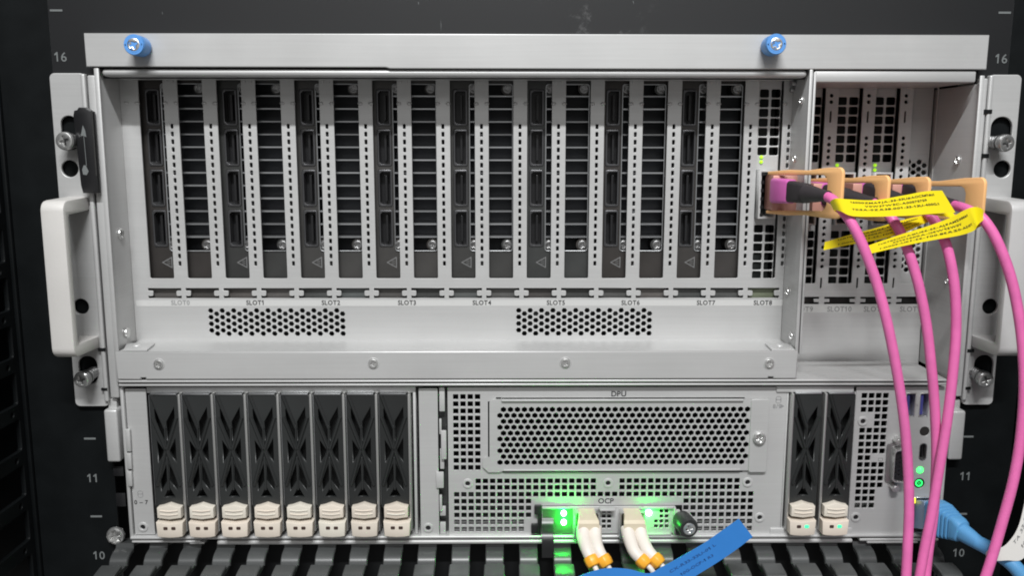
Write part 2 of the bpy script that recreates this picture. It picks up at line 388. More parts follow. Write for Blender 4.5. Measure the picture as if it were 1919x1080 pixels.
# --- header rails
xh0, xh1 = Xp(190, 137, YF), Xp(1514, 137, YF)
bm = bmesh.new(); box(bm, xh0, xh1, YF, YS+2, Zp(144, YF), Zp(127, YF)-.5, 1.9, 4); finish(bm, 'header_rail', STEEL, srv, smooth=True)
b = rect(1526, 132, 1829, 154, YF)
bm = bmesh.new(); box(bm, b[0], b[1], YF-.5, YR+3, b[2], b[3], .8, 2); finish(bm, 'header_rail', STEEL, srv, smooth=True)
# --- side walls
xw = (Xp(187.5, 128, YF)+Xp(215, 638, YF))/2
zlow = Zp(714, YF); zhi = Zp(129, YF)
bm = bmesh.new(); box(bm, xw-1.3, xw, YF-.8, 62, zlow, zhi, .3); box(bm, xw-1.3, xw+1.2, YF-1.6, YF-.2, zlow, zhi, .5); lw = finish(bm, 'side_wall', STEEL, srv, smooth=True)
wall_screw(224, 438, xw, 3.0, 1.7, srv, RIGHTW, 'wall_screw'); wall_screw(235, 624, xw, 2.8, 2.0, srv, RIGHTW, 'wall_rivet', False)
xd = (Xp(1516, 140, YF)+Xp(1493, 655, YF))/2
zdl = Zp(664, YF)
bm = bmesh.new(); box(bm, xd-.2, xd+1.2, YF-.6, YR+8, zdl, zhi, .3); box(bm, xd-.6, xd+1.2, YF-1.6, YF-.2, zdl, zhi, .5); box(bm, xd+1.7, xd+3.0, YF-1.4, YF+5, zdl, zhi-1.2, .4)
finish(bm, 'divider_wall', STEEL2, srv, smooth=True)
for x, y in ((1504, 188), (1491, 297), (1485, 630), (1478, 547)):
    wall_screw(x, y, xd-.2, 2.2, 1.2, srv, LEFTW, 'wall_rivet')
b = rect(1484, 150, 1502, 172, YS-4)
bm = bmesh.new(); box(bm, b[0], b[1], YS-5, YS-.5, b[2]+3, b[3], .6); box(bm, b[0], b[1]-1, YS-3, YS-.5, b[2], b[2]+2.2, .4); finish(bm, 'panel_clip', DARKCHROME, srv, smooth=True)
xrw = (Xp(1828, 160, YF)+Xp(1806, 640, YF))/2
bm = bmesh.new(); box(bm, xrw, xrw+1.4, YF-.8, 62, zlow, Zp(155, YF), .3); box(bm, xrw-1.0, xrw+1.4, YF-1.6, YF-.2, zlow, Zp(140, YF), .5); finish(bm, 'side_wall', STEEL2, srv, smooth=True)
wall_screw(1797, 300, xrw, 2.4, 1.4, srv, LEFTW, 'wall_screw'); wall_screw(1776, 527, xrw, 1.8, 1.0, srv, LEFTW, 'wall_rivet')

# --- left slot panel
NO = 17
def lin(i, n, a, c): return a+(c-a)*i/n
XO0 = (Xp(280, 522, YS)+Xp(259.5, 150, YS))/2; XO16 = (Xp(1411, 522, YS)+Xp(1422, 150, YS))/2
PITCHX = (XO16-XO0)/16
OW = (Xp(892.3, 522, YS)-Xp(847.3, 522, YS))
zO1, zO0 = Zp(146, YS), Zp(522, YS)
holes = []
for i in range(NO):
    x = XO0+i*PITCHX
    holes.append(rr(x, x+OW, zO0, zO1, .8, 2))
    cx = x+OW+(PITCHX-OW)/2
    for k in range(19):
        z = lin(k, 18, Zp(237, YS), Zp(494, YS)); holes.append(rr(cx-.92, cx+.62, z-1.28, z+1.28, .3, 1))
    # bracket foot opening with two inward tabs
    zc, zh = (Zp(540, YS)+Zp(559, YS))/2, (Zp(540, YS)-Zp(559, YS))/2
    a, c = x-1.6, x+OW+3.4; tl = 2.3
    if i == 16: c = x+OW+2.6
    holes.append([(a, zc-zh), (c, zc-zh), (c, zc-1.3), (c-1, zc-1.6), (c-tl, zc-1.5), (c-tl-.4, zc-1.0), (c-tl-.4, zc+1.0), (c-tl, zc+1.3), (c-1, zc+1.4), (c, zc+1.4), (c, zc+zh),
                  (a, zc+zh), (a, zc+1.4), (a+1, zc+1.4), (a+tl, zc+1.3), (a+tl+.4, zc+1.0), (a+tl+.4, zc-1.0), (a+tl, zc-1.5), (a+1, zc-1.6), (a, zc-1.3)])
hd = Xp(1185/3, 580, YS); hd1 = Xp(1443/3, 580, YS); dxh = (hd1-hd)/4
zh0 = Zp(582.3, YS); dzh = (Zp(582.3, YS)-Zp(625.5, YS))/7
for gx in (hd, Xp(640+998/3, 580, YS)):
    holes += [circ(gx+i*dxh+(dxh/2 if j % 2 else 0), zh0-j*dzh, dxh*.245, 6, 0) for j in range(8) for i in range(12)]
sp = plate('slot_panel', rr(xw+.05, xd-.25, Zp(640, YS), Zp(136, YS)), holes, YS, 1.2, STEEL, srv, bev=.12)
tb = bmesh.new()
for i in range(-1, NO):
    x = XO0+i*PITCHX+OW; z = Zp(194, YS)
    for q in (x+.9, x+PITCHX-OW-.9):
        bmesh.ops.create_uvsphere(tb, u_segments=10, v_segments=6, radius=1, matrix=Matrix.Translation((q, YS+.1, z)) @ Matrix.Diagonal((1.35, 1.5, .95, 1)))
finish(tb, 'locating_dimple', STEEL, sp, smooth=True)
for i in range(0, NO-1, 1):
    x = XO0+i*PITCHX+OW+(PITCHX-OW)/2; bm = bmesh.new()
    if i % 2 == 0:
        z = Zp(152, YS); box(bm, x-2.2, x-1.2, YS-1.0, YS, z-1.2, z+1.2, .2); box(bm, x+1.0, x+2.0, YS-1.0, YS, z-1.2, z+1.2, .2); box(bm, x-2.6, x+2.4, YS-2.2, YS, z+1.2, z+2.4, .3)
    else:
        z = Zp(149, YS); box(bm, x-3, x+3, YS-1.6, YS, z-.5, z+.6, .3)
    finish(bm, 'bracket_clip', STEEL, sp, smooth=True)
b = rect(256, 562.5, 1467, 574, YS)
plate('label_strip', rr(b[0], b[1], b[2], b[3]), [], YS-.12, .13, LABEL, srv, bev=.02)
for i, px in enumerate((338.5, 479, 620.5, 763, 903.5, 1042, 1182, 1323.5, 1430)):
    text('slot_number', 'SLOT%d' % i, px, 567.5, YS-.14, 3.6, INK2 if i == 0 else INK, srv, .16, .93)
# bracket ends seen through the foot openings, each its own tone
for i in range(NO):
    x = XO0+i*PITCHX; bm = bmesh.new(); box(bm, x-.8, x+OW+2.4, YS+3, YS+4, Zp(563, YS), Zp(537, YS), .3)
    finish(bm, 'bracket_foot', FOOTGREEN if i == 16 else FOOT, srv, smooth=True)
bm = bmesh.new(); box(bm, xw+2, xd-2, YS+12, YS+13, Zp(640, YS), Zp(574, YS)); box(bm, xw+2, xd-2, YS+4, YS+12, Zp(611, YS+4), Zp(609, YS+4)); finish(bm, 'inner_board', BOARD, srv)
bm = bmesh.new(); box(bm, xw+2, xd-2, YS+20, YS+21, Zp(540, YS), Zp(136, YS)); finish(bm, 'inner_shroud', INNER, srv)

# --- shelf and front rail
xs0, xs1 = (Xp(218, 685, -10)+Xp(222, 710, -10))/2, Xp(1494, 685, -10)
zs = Zp(660, -10); zr = Zp(710.5, -10)
bm = bmesh.new(); box(bm, xs0+.5, xd-.4, -9, YS+1, zs-1.3, zs); finish(bm, 'shelf', STEEL, srv)
nx0, nx1, zn = Xp(265, 708, -10), Xp(274, 708, -10), zr+1.0
mx0, mx1 = Xp(1440, 708, -10), Xp(1449, 708, -10)
plate('front_rail', [(xs0, zr), (nx0, zr), (nx0, zn), (nx1, zn), (nx1, zr), (mx0, zr), (mx0, zn), (mx1, zn), (mx1, zr), (xs1, zr), (xs1, zs+.4), (xs0, zs+.4)], [], -10.6, 1.5, STEEL, srv, bev=.6)
for px, py in ((298, 683), (700, 681.5), (1060, 680.5), (1442, 681.5)):
    x, z = at(px, py, -10.6)
    bm = plate_mesh(circ(x, z, 3.1, 28), [circ(x, z, 2.55, 28)], .35, .12, XZ(-10.9, .35)); finish(bm, 'screw_seat', STEEL2, srv)
    screw(px, py, -10.55, 2.45, 1.0, srv, m=CHROME, twist=random.random()*1.5)
for (pa, pb, dm) in ((((232, 655), (276, 655), (291, 643), (238, 643)), 0, (257, 648)), (((1434, 643), (1480, 643), (1490, 655), (1447, 655)), 0, (1461, 648))):
    zz = zs+1.2; pts = []
    for px, py in pa:     # where the line of sight meets the tab's own height
        d = FW+RT*((px-960)/FPX)-UP*((py-540)/FPX); t = (zz-CP[2])/d.z
        pts.append((CP[0]+d.x*t, CP[1]+d.y*t))
    bm = plate_mesh(pts, [], 1.1, .3, XY(zz, 1.1))
    d = FW+RT*((dm[0]-960)/FPX)-UP*((dm[1]-540)/FPX); t = (zz-CP[2])/d.z
    bmesh.ops.create_uvsphere(bm, u_segments=14, v_segments=8, radius=1, matrix=Matrix.Translation((CP[0]+d.x*t, CP[1]+d.y*t, zz)) @ Matrix.Diagonal((2.2, 2.2, .9, 1)))
    finish(bm, 'foot_tab', STEEL, srv, smooth=True)

# --- right expansion module
XR = {}
for k, (pt, pb) in {9: (1500.5, 1487), 10: (1571.7, 1555.5), 11: (1641.7, 1624), 12: (1709.5, 1692)}.items():
    XR[k] = (Xp(pt, 165, YR)+Xp(pb, 532, YR))/2
XR9, XRP = XR[9], (XR[12]-XR[9])/3
for k in XR: XR[k] = XR9+(k-9)*XRP
OWR = Xp(1600, 532, YR)-Xp(1555.5, 532, YR)
zR1, zR0 = Zp(163, YR), Zp(532, YR)
holes = []
for k in XR:
    x = XR[k]; holes.append(rr(x, x+OWR, zR0, zR1, .6, 2))
    cx = x+OWR+(XRP-OWR)/2-.4
    for py in (178, 190)+tuple(258+12.1*j for j in range(21)):
        z = Zp(py, YR); holes.append(circ(cx, z, 1.08, 8))
    for p0, p1 in ((207, 229), (521, 541)):
        holes.append(rr(cx-.5, cx+.5, Zp(p1, YR), Zp(p0, YR), .4, 2))
    zc, zh = (Zp(557, YR)+Zp(571, YR))/2, (Zp(557, YR)-Zp(571, YR))/2
    a, c, tl = x-1.6, x+OWR+2.6, 3
    holes.append([(a, zc-zh), (c, zc-zh), (c, zc-.9), (c-tl, zc-.9), (c-tl, zc+.9), (c, zc+.9), (c, zc+zh), (a, zc+zh), (a, zc+.9), (a+tl, zc+.9), (a+tl, zc-.9), (a, zc-.9)])
xq = Xp(1748, 530, YR); holes.append(rr(xq-1, xq+1, Zp(544, YR), Zp(521, YR), .5, 2))
xq = Xp(1769, 218, YR); holes.append(rr(xq-1.2, xq+1.2, Zp(231, YR), Zp(207, YR), .5, 2))
zRl = Zp(690, YR)
plate('expansion_panel', rr(xd+3.1, xrw-.05, zRl, Zp(140, YR)), holes, YR, 1.2, STEEL2, srv, bev=.12)
b = rect(1503, 570.5, 1739, 586.5, YR)
plate('label_strip', rr(xd+3.4, b[1], b[2], b[3]), [], YR-.12, .13, LABEL, srv, bev=.02)
for n, px in ((9, 1504.5), (10, 1573.5), (11, 1641.5), (12, 1709.5)):
    text('slot_number', 'SLOT%d' % n, px, 579.5, YR-.14, 4.3, INK2, srv, .16, .93)
bm = bmesh.new(); box(bm, xd+3.1, xrw-.1, YF+3, YR+1, zRl-1.2, zRl); finish(bm, 'expansion_floor', STEEL2, srv)
bm = bmesh.new(); box(bm, xd+3.1, xrw-.1, YR+4.5, YR+5.5, Zp(574, YR), Zp(553, YR)); finish(bm, 'bracket_rail', FOOT, srv)
bm = bmesh.new(); box(bm, xd+3.1, xrw-.1, YR+20, YR+21, zRl, Zp(140, YR)); finish(bm, 'inner_shroud', INNER, srv)
for x0_, x1_ in ((1503, 1530), (1733, 1762)):
    b = rect(x0_, 697, x1_, 704, YF+8)
    bm = bmesh.new(); box(bm, b[0], b[1], YF+6, YF+20, zRl+.05, zRl+1.1, .4); finish(bm, 'foot_tab', STEEL2, srv, smooth=True)

# --- two chassis lids (bright double line)
for p0, p1, yy in ((712.6, 717.2, -10.5), (719.2, 724.0, -9.6)):
    b = rect(222, p0, 1776, p1, yy)
    bm = bmesh.new(); box(bm, b[0], b[1], yy, 30, b[2], b[3], .55, 3); finish(bm, 'chassis_lid', STEEL, srv, smooth=True)
# --- lower chassis front
xa, xb = (Xp(226, 727, YF)+Xp(247, 1003, YF))/2, (Xp(1777, 727, YF)+Xp(1765, 1003, YF))/2
zc1, zc0 = Zp(725.5, YF), Zp(1004, YF)
bm = bmesh.new(); box(bm, xa, xb, 44, 45, zc0, zc1); box(bm, xa, xb, YF+1, 44, zc0-1.4, zc0-.2); finish(bm, 'inner_shroud', INNER, srv)
bm = bmesh.new(); box(bm, xa+60, xb-60, 14, 15, zc0, zc0+16); box(bm, xa+160, xb-100, 10, 13, zc0+3, zc0+4.2); finish(bm, 'inner_board', BOARD, srv)
bm = bmesh.new(); box(bm, xa-.2, xa+1.5, YF-1.2, 44, zc0, zc1, .4); finish(bm, 'chassis_side', STEEL, srv, smooth=True)
bm = bmesh.new(); box(bm, xb-1.2, xb+.4, YF-1.0, 44, zc0, zc1, .4); finish(bm, 'chassis_side', STEEL2, srv, smooth=True)
def colx(pt, yt, pb, yb, Y=YF): return (Xp(pt, yt, Y)+Xp(pb, yb, Y))/2
e0, e1 = colx(234, 730, 254, 1000), colx(273, 730, 291, 1000)
hx, hz = at(268.5, 988.5, YF)
zE1, zE0 = Zp(728, YF), Zp(1001, YF)
plate('hinge_panel', rr(e0, e1, zE0, zE1, .5, 2), [circ(hx, hz, 1.3, 16)], YF, 1.2, STEEL, srv, bev=.25)
def eyelet(px, py, Y=YF):
    x, z = at(px, py, Y)
    bm = plate_mesh(circ(x, z, 2.75, 24), [circ(x, z, 1.35, 20)], .7, .3, XZ(Y-.55, .7))
    o = finish(bm, 'eyelet', STEEL2, srv, smooth=True)
    bm = bmesh.new(); cyl(bm, (x, Y+.3, z), (x, Y+4, z), 1.4, 14); finish(bm, 'threaded_hole', SOCKET, o)
eyelet(268.5, 988.5)
for p0, p1, dx in ((805, 847, 0), (850, 880, 2), (884, 912, 3)):
    b = rect(236+dx, p0, 245+dx, p1, YF-1.8)
    bm = bmesh.new(); box(bm, b[0], b[1], YF-2.2, YF-.6, b[2], b[3], .4); finish(bm, 'hinge_tab', STEEL, srv, smooth=True)
# drive symbols and print
def drive_icon(px, py):
    x, z = at(px, py, YF-.02)
    bm = plate_mesh(rr(x-1.5, x+1.5, z-2, z+2, 1.2, 4), [rr(x-1.15, x+1.15, z-1.65, z-.1, .5, 2), rr(x-1.15, x+1.15, z+.25, z+1.65, 1, 3)], .06, .01, XZ(YF-.06, .06))
    finish(bm, 'drive_symbol', INK2, srv)
drive_icon(263.5, 927); text('bay_number', '0 – 7', 265, 942, YF-.05, 3.3, INK, srv, .12)
drive_icon(1459.5, 750); text('bay_number', '8/9', 1456.5, 762, YF-.05, 3.2, INK2, srv, .12)
x, z = at(1466, 762, YF-.05); bm = plate_mesh([(x-.8, z-1.3), (x+1.2, z), (x-.8, z+1.3)], [], .06, .01, XZ(YF-.06, .06)); finish(bm, 'arrow_mark', INK2, srv)
# drive bay frames
bl0, bl1 = e1+.25, colx(779, 735, 784, 1000)
b = rect(274, 726, 777, 737, YF)
bm = bmesh.new(); box(bm, bl0, bl1, YF+.3, YF+10, b[2], b[3], .4); box(bm, bl1-1.5, bl1, YF, 40, zE0, b[2], .3); box(bm, bl0, bl1-1.6, YF+2, 40, zE0-1.6, zE0-.6, .3)
finish(bm, 'bay_frame', STEEL2, srv, smooth=True)
p0_, p1_ = colx(784.5, 730, 789.5, 1000), colx(820.5, 730, 824, 1000)
hx, hz = at(803, 990, YF)
plate('blank_panel', rr(p0_, p1_, zE0-.5, zE1, .5, 2), [circ(hx, hz, 1.3, 16)], YF-.3, 1.2, STEEL, srv, bev=.3)
eyelet(803, 990, YF-.3)
bm = bmesh.new(); box(bm, p1_+.3, colx(837, 730, 840, 1000), YF+4, YF+5, zE0, zE1); finish(bm, 'gap_back', CARD, srv)
for (x0_, p0, x1_, p1, yy) in ((823.5, 727, 834, 772, YF), (823.5, 786, 828, 815, YF-1), (827, 808, 837, 862, YF-1.6), (825, 842, 833, 880, YF+.5), (817.5, 886, 832, 916, YF-1.6), (824, 929, 829, 960, YF-.6), (825, 950, 836, 968, YF+.5), (825, 980, 836, 1002, YF)):
    b = rect(x0_, p0, x1_, p1, yy)
    bm = bmesh.new(); box(bm, b[0], b[1], yy, yy+1.6, b[2], b[3], .4); finish(bm, 'hinge_tab', STEEL2, srv, smooth=True)
# --- main panel with square perforation, DPU panel and OCP bay
m0, m1 = colx(838, 730, 843, 1000), colx(1474, 740, 1464, 985)
holes = []
gx0, gx1 = Xp(640+645/3, 810, YF), Xp(640+767/3, 810, YF); gp = (gx1-gx0)/3; hs_ = gp*.37
gz0, gz1 = Zp(720+73/3, YF), Zp(720+472/3, YF); gpz = (gz0-gz1)/10
sq = lambda x, z: rr(x-hs_, x+hs_, z-hs_, z+hs_, .25, 1)
for j in range(11):
    for i in range(4): holes.append(sq(gx0+i*gp, gz0-j*gpz))
lx0 = Xp(856.5, 950, YF); lp = (Xp(1406.5, 950, YF)-lx0)/41
zrow = [Zp(p, YF) for p in (902.7, 915, 927.8, 940.8, 953.5, 966.5, 979.5, 992.5)]
ocp = rect(1008, 948, 1278, 1003, YF)
for j, z in enumerate(zrow):
    for i in range(42):
        x = lx0+i*lp
        if j < 2 and (i < 3 or 20 <= i <= 22 or i > 39): continue
        if j in (3, 4, 5) and 10 < i < 32: continue
        if j == 5 and i > 31 and i < 33: continue
        if j > 5 and 9 < i < 34: continue
        holes.append(sq(x, z))
holes.append(rr(ocp[0], ocp[1], zc0-.6, ocp[3], .3, 1))
for px, py in ((877, 907), (1140, 906), (1401.5, 904.5), (1424, 970.5)):
    x, z = at(px, py, YF); holes.append(circ(x, z, 1.3, 14))
dpu = rect(926, 752, 1415, 882, YF)
holes.append(rr(dpu[0]-.6, dpu[1]-1.5, dpu[2]+1, dpu[3]-.3))
mz0 = zc0-1.2
mp_ = plate('main_panel', rr(m0, m1, mz0, zc1-.3), holes, YF, 1.2, STEEL, srv, bev=.12)
for px, py in ((877, 907), (1140, 906), (1401.5, 904.5), (1424, 970.5)): eyelet(px, py)
text('bay_name', 'DPU', 1160, 738.5, YF-.05, 4.2, INK, srv, .14)
text('bay_name', 'OCP', 1136, 939.5, YF-.05, 4.2, INK, srv, .14)
YD = YF-1.4
xq0 = Xp(944, 769, YD); dxq = (Xp(1401.5, 769, YD)-xq0)/35; zq0 = Zp(768.7, YD); dzq = (zq0-Zp(868, YD))/9
hh = hexes(xq0, zq0, 36, 10, dxq, dzq, dxq*.45, -dxq/2)
o = rect(918, 749, 1436, 883, YD)
xn0, xn1, zn0 = Xp(905, 870, YD), Xp(918, 870, YD), Zp(858, YD)
dp = plate('perforated_plate', [(xn1, zn0), (xn0+1.2, zn0), (xn0, zn0-1.2), (xn0, Zp(876, YD)), (xn0+3, Zp(886, YD)), (xn0+9, Zp(886, YD)), (xn0+11, o[2]), (o[1], o[2]), (o[1], o[3]), (xn1+2, o[3]), (xn1, o[3]-1.6)], hh, YD, 1.2, STEEL, srv, bev=.06)
bm = bmesh.new(); b = rect(940, 748.6, 1394, 752.5, YD-.5); box(bm, b[0], b[1], YD-1.4, YD-.05, b[2], b[3], .5); b = rect(944, 880.5, 1388, 883.5, YD-.5); box(bm, b[0], b[1], YD-.7, YD-.05, b[2], b[3], .3); finish(bm, 'folded_edge', STEEL, dp, smooth=True)
b = rect(1406, 749, 1440, 886, YD-.7)
x, z = at(1423, 821, YD-.7)
plate('latch_plate', rr(b[0], b[1], b[2], b[3], 1.2, 3), [], YD-.7, .65, STEEL, srv, bev=.2)
screw(1423, 821, YD-.7, 3.4, 2.0, srv, m=CHROME)
for q in ((915, 753, 918.5, 861), (942, 884.0, 1392, 886), (930, 745.5, 940, 751), (1386, 745.5, 1396, 751), (941, 745.8, 1386, 748.2)):
    b = rect(*q, YF-.1); bm = bmesh.new(); box(bm, b[0], b[1], YF-.12, YF-.02, b[2], b[3]); finish(bm, 'relief_slot', INNER, srv)
# --- right drive bay
r0, r1 = m1+.1, colx(1603, 740, 1590, 1000)
t1 = rect(1455, 724, 1600, 735, YF)
bm = bmesh.new(); box(bm, t1[0], t1[1], YF-1.0, YF+10, t1[2], t1[3], .5); b = rect(1443, 990, 1596, 1003, YF); box(bm, b[0], b[1], YF-.8, YF+12, b[2], b[3], .4)
box(bm, r0, r0+.9, YF, 40, zE0, t1[2]-.1, .2); box(bm, r1-1.0, r1-.1, YF, 40, zE0, t1[2]-.1, .2); finish(bm, 'bay_frame', STEEL2, srv, smooth=True)
# --- I/O panel
i0, i1 = r1, xb-1.3
holes = []
ix = [[Xp(1280+c/3, 744, YF) for c in (1022, 1062, 1102, 1143)], [Xp(1280+c/3, 950, YF) for c in (977, 1017, 1056, 1095)]]
ix = [(a+c)/2+.1 for a, c in zip(*ix)]
for j in range(17):
    z = lin(j, 16, Zp(743.3, YF), Zp(950, YF))
    for i in range(4):
        if j in (3, 4) and i < 2: continue
        if j == 9 and i > 1: continue
        if j > 13 and i == 3: continue
        holes.append(rr(ix[i]-1.5, ix[i]+1.5, z-1.5, z+1.5, .25, 1))
for px, py in ((1617.5, 790), (1604, 970)):
    x, z = at(px, py, YF); holes.append(circ(x, z, 1.3, 14))
usb = [rect(1697, 737, 1716, 782, YF), rect(1723, 737, 1741, 782, YF)]
for u in usb: holes.append(rr(*u))
ub = rect(1722.5, 831, 1737, 864, YF); holes.append(rr(*ub, 1.9, 5))
pb = at(1733, 809, YF); holes.append(circ(*pb, 2.65, 20))
l1 = at(1724.5, 881.5, YF); holes.append(circ(*l1, 1.9, 18))
l2 = at(1723, 906.5, YF); holes.append(circ(*l2, 2.9, 22))
rj = rect(1703, 932, 1748, 1000, YF); holes.append(rr(*rj))
plate('io_panel', rr(i0, i1, zc0-.2, zc1-.3, .4, 2), holes, YF-.2, 1.2, STEEL, srv, bev=.12)
for px, py in ((1617.5, 790), (1604, 970)): eyelet(px, py, YF-.2)
for u in usb:
    bm = plate_mesh(rr(*u), [rr(u[0]+.45, u[1]-.45, u[2]+.45, u[3]-.45)], 8, .1, XZ(YF-.3, 8))
    o = finish(bm, 'usb_port', CHROME, srv)
    bm = bmesh.new(); box(bm, u[0]+.9, (u[0]+u[1])/2, YF+1, YF+9, u[2]+1, u[3]-1, .1); box(bm, u[0]+.4, u[1]-.4, YF+8, YF+9, u[2], u[3]); finish(bm, 'port_tongue', USBBLUE, o)
text('usb_mark', '⇆', 1719, 760, YF-.25, 1.6, INK2, srv, .01)
bm = plate_mesh(rr(*ub, 1.9, 5), [rr(ub[0]+.5, ub[1]-.5, ub[2]+.5, ub[3]-.5, 1.5, 5)], 5, .1, XZ(YF-.3, 5))
o = finish(bm, 'usb_c_port', DARKCHROME, srv, smooth=True)
bm = bmesh.new(); xc = (ub[0]+ub[1])/2; box(bm, xc-.35, xc+.35, YF+.8, YF+5, ub[2]+1.5, ub[3]-1.5); box(bm, ub[0]+.3, ub[1]-.3, YF+4.4, YF+5, ub[2]+.6, ub[3]-.6); finish(bm, 'port_tongue', SOCKET, o)
bm = bmesh.new(); cyl(bm, (pb[0], YF+.2, pb[1]), (pb[0], YF+4, pb[1]), 2.6, 24); finish(bm, 'reset_button', CARD, srv, smooth=True)
bm = bmesh.new(); bmesh.ops.create_uvsphere(bm, u_segments=16, v_segments=10, radius=1.9, matrix=Matrix.Translation((l1[0], YF+.3, l1[1]))); finish(bm, 'status_led', LEDG, srv, smooth=True)
bm = bmesh.new(); cyl(bm, (l2[0], YF+.3, l2[1]), (l2[0], YF+4, l2[1]), 2.85, 24); o = finish(bm, 'power_button', SOCKET, srv, smooth=True)
bm = plate_mesh(circ(l2[0], l2[1], 2.0, 24), [circ(l2[0], l2[1], 1.25, 20)], .5, .15, XZ(YF+.0, .5)); finish(bm, 'power_ring', mat('ring_green', (.03, .9, .15), .3, emit=1.6), o, smooth=True)
bm = bmesh.new(); cyl(bm, (l2[0], YF+.1, l2[1]), (l2[0], YF+.4, l2[1]), .6, 12); finish(bm, 'power_dot', mat('dot_green', (.02, .5, .1), .3, emit=.7), o)
# VGA port
v = rect(1663, 836, 1700, 901, YF-1)
vz0, vz1 = v[2], v[3]; vx0 = v[0]; vx1 = vx0+8.6
bm = plate_mesh(rr(vx0-.6, vx1+1, vz0-1.6, vz1+1.6, 2.4, 5), [], 1.0, .4, XZ(YF-1.1, 1.0)); vg = finish(bm, 'vga_port', DARKCHROME, srv, smooth=True)
dshape = [(vx0+1.4, vz0+2.2), (vx0+2.4, vz0+.9), (vx1-.8, vz0), (vx1, vz0+1), (vx1, vz1-1), (vx1-.8, vz1), (vx0+2.4, vz1-.9), (vx0+1.4, vz1-2.2)]
inn = [(vx0+4.5+(x-vx0-4.5)*.84, (vz0+vz1)/2+(z-(vz0+vz1)/2)*.92) for x, z in dshape]
bm = plate_mesh(dshape, [inn], 5.5, .2, XZ(YF-6.2, 5.5)); finish(bm, 'connector_shell', CHROME, vg, smooth=True)
bm = plate_mesh(inn, [circ(vx0+3.2+2.1*c, vz0+3.4+k*2.3+(c % 2)*.9, .42, 8) for c in range(3) for k in range(5)], 3, .05, XZ(YF-4.2, 3)); finish(bm, 'pin_face', SOCKET, vg)
for zz in (vz0-3.4, vz1+3.4):
    bm = bmesh.new(); cyl(bm, (vx0+4.2, YF-4.5, zz), (vx0+4.2, YF, zz), 2.1, 6); cyl(bm, (vx0+4.2, YF-4.9, zz), (vx0+4.2, YF-4.4, zz), 1.2, 14); finish(bm, 'screw_post', CHROME, vg)
x, z = at(1650.5, 862, YF-.25)
bm = plate_mesh(rr(x-1.3, x+1.3, z-.9, z+.9, .1, 1), [rr(x-.95, x+.95, z-.55, z+.55)], .06, .01, XZ(YF-.26, .06)); finish(bm, 'screen_symbol', INK2, srv)
# LAN socket
bm = plate_mesh(rr(*rj), [rr(rj[0]+.6, rj[1]-.6, rj[2]+.6, rj[3]-.6)], 9, .15, XZ(YF-.6, 9)); rjp = finish(bm, 'lan_port', CHROME, srv)
bm = bmesh.new(); box(bm, rj[0], rj[1], YF+8, YF+9, rj[2], rj[3]); finish(bm, 'port_back', SOCKET, rjp)
x, z = at(1712.5, 940, YF-1); bm = bmesh.new(); box(bm, x-1.0, x+1.3, YF-1.2, YF, z-1.5, z+1.8, .4); finish(bm, 'link_led', LEDAMB, rjp, smooth=True)
# --- bottom lips
b = rect(250, 1004.2, 1768, 1009.6, YF-1.5)
bm = bmesh.new(); box(bm, xa, xb, YF-2.2, 40, b[2], b[3], .7, 3); finish(bm, 'chassis_floor_edge', STEEL, srv, smooth=True)
xk0, xk1 = Xp(408, 1016, YF-1), Xp(1597, 1014, YF-1)
b = rect(250, 1012.4, 1768, 1020, YF-2)
bm = bmesh.new(); box(bm, xk0, xk1, YF-2.4, 40, b[2], b[3]-.2, .8, 3); box(bm, xa+.6, xk0-9, YF-1.6, 40, b[2]+.9, b[3]-.2, .5, 3); box(bm, xk0-15, xk0-7, YF-1.4, 0, b[2], b[2]+1.2, .4); box(bm, xk1+4, xb-.6, YF-1.6, 40, b[2]+.6, b[3]-.2, .5, 3)
box(bm, xk1+8, xb-12, YF-2.0, 0, b[2]-.4, b[2]+.5, .3)
finish(bm, 'rail_lip', STEEL, srv, smooth=True)

# --- mounting ears, handles, captive screws
def captive_screw(px, py, Y, dirn, parent, name='captive_screw', r=4.7):
    """spring loaded captive screw: head px,py at depth Y, shank back to the ear along dirn"""
    c = P3(px, py, Y); q = Vector(dirn).normalized()
    bm = bmesh.new()
    prof = [(0, .9), (.5, 1.), (2.6, 1.), (3.2, .92), (3.3, .62), (4.6, .62), (4.7, .86), (5.6, .86), (5.7, .55)]
    tube(bm, [c+q*a for a, k in prof], [r*k for a, k in prof], 24)
    n = 60
    tube(bm, [c+q*(5.6+7*k/n)+(frame_of(q)[0]*math.cos(k*.42*2)+frame_of(q)[1]*math.sin(k*.42*2))*r*.62 for k in range(n)], .55, 8)
    tube(bm, [c+q*5, c+q*16], r*.38, 12)
    o = finish(bm, name, DARKCHROME, parent, smooth=True)
    me = screw_mesh(r*.93, 1.0, CHROME, True, .3)
    link('screw_head', me, o, loc=c+q*.35, rot=(-q).to_track_quat('-Y', 'Z').to_euler())
ZET, ZEB = Zp(138, -3), Zp(761, -3)
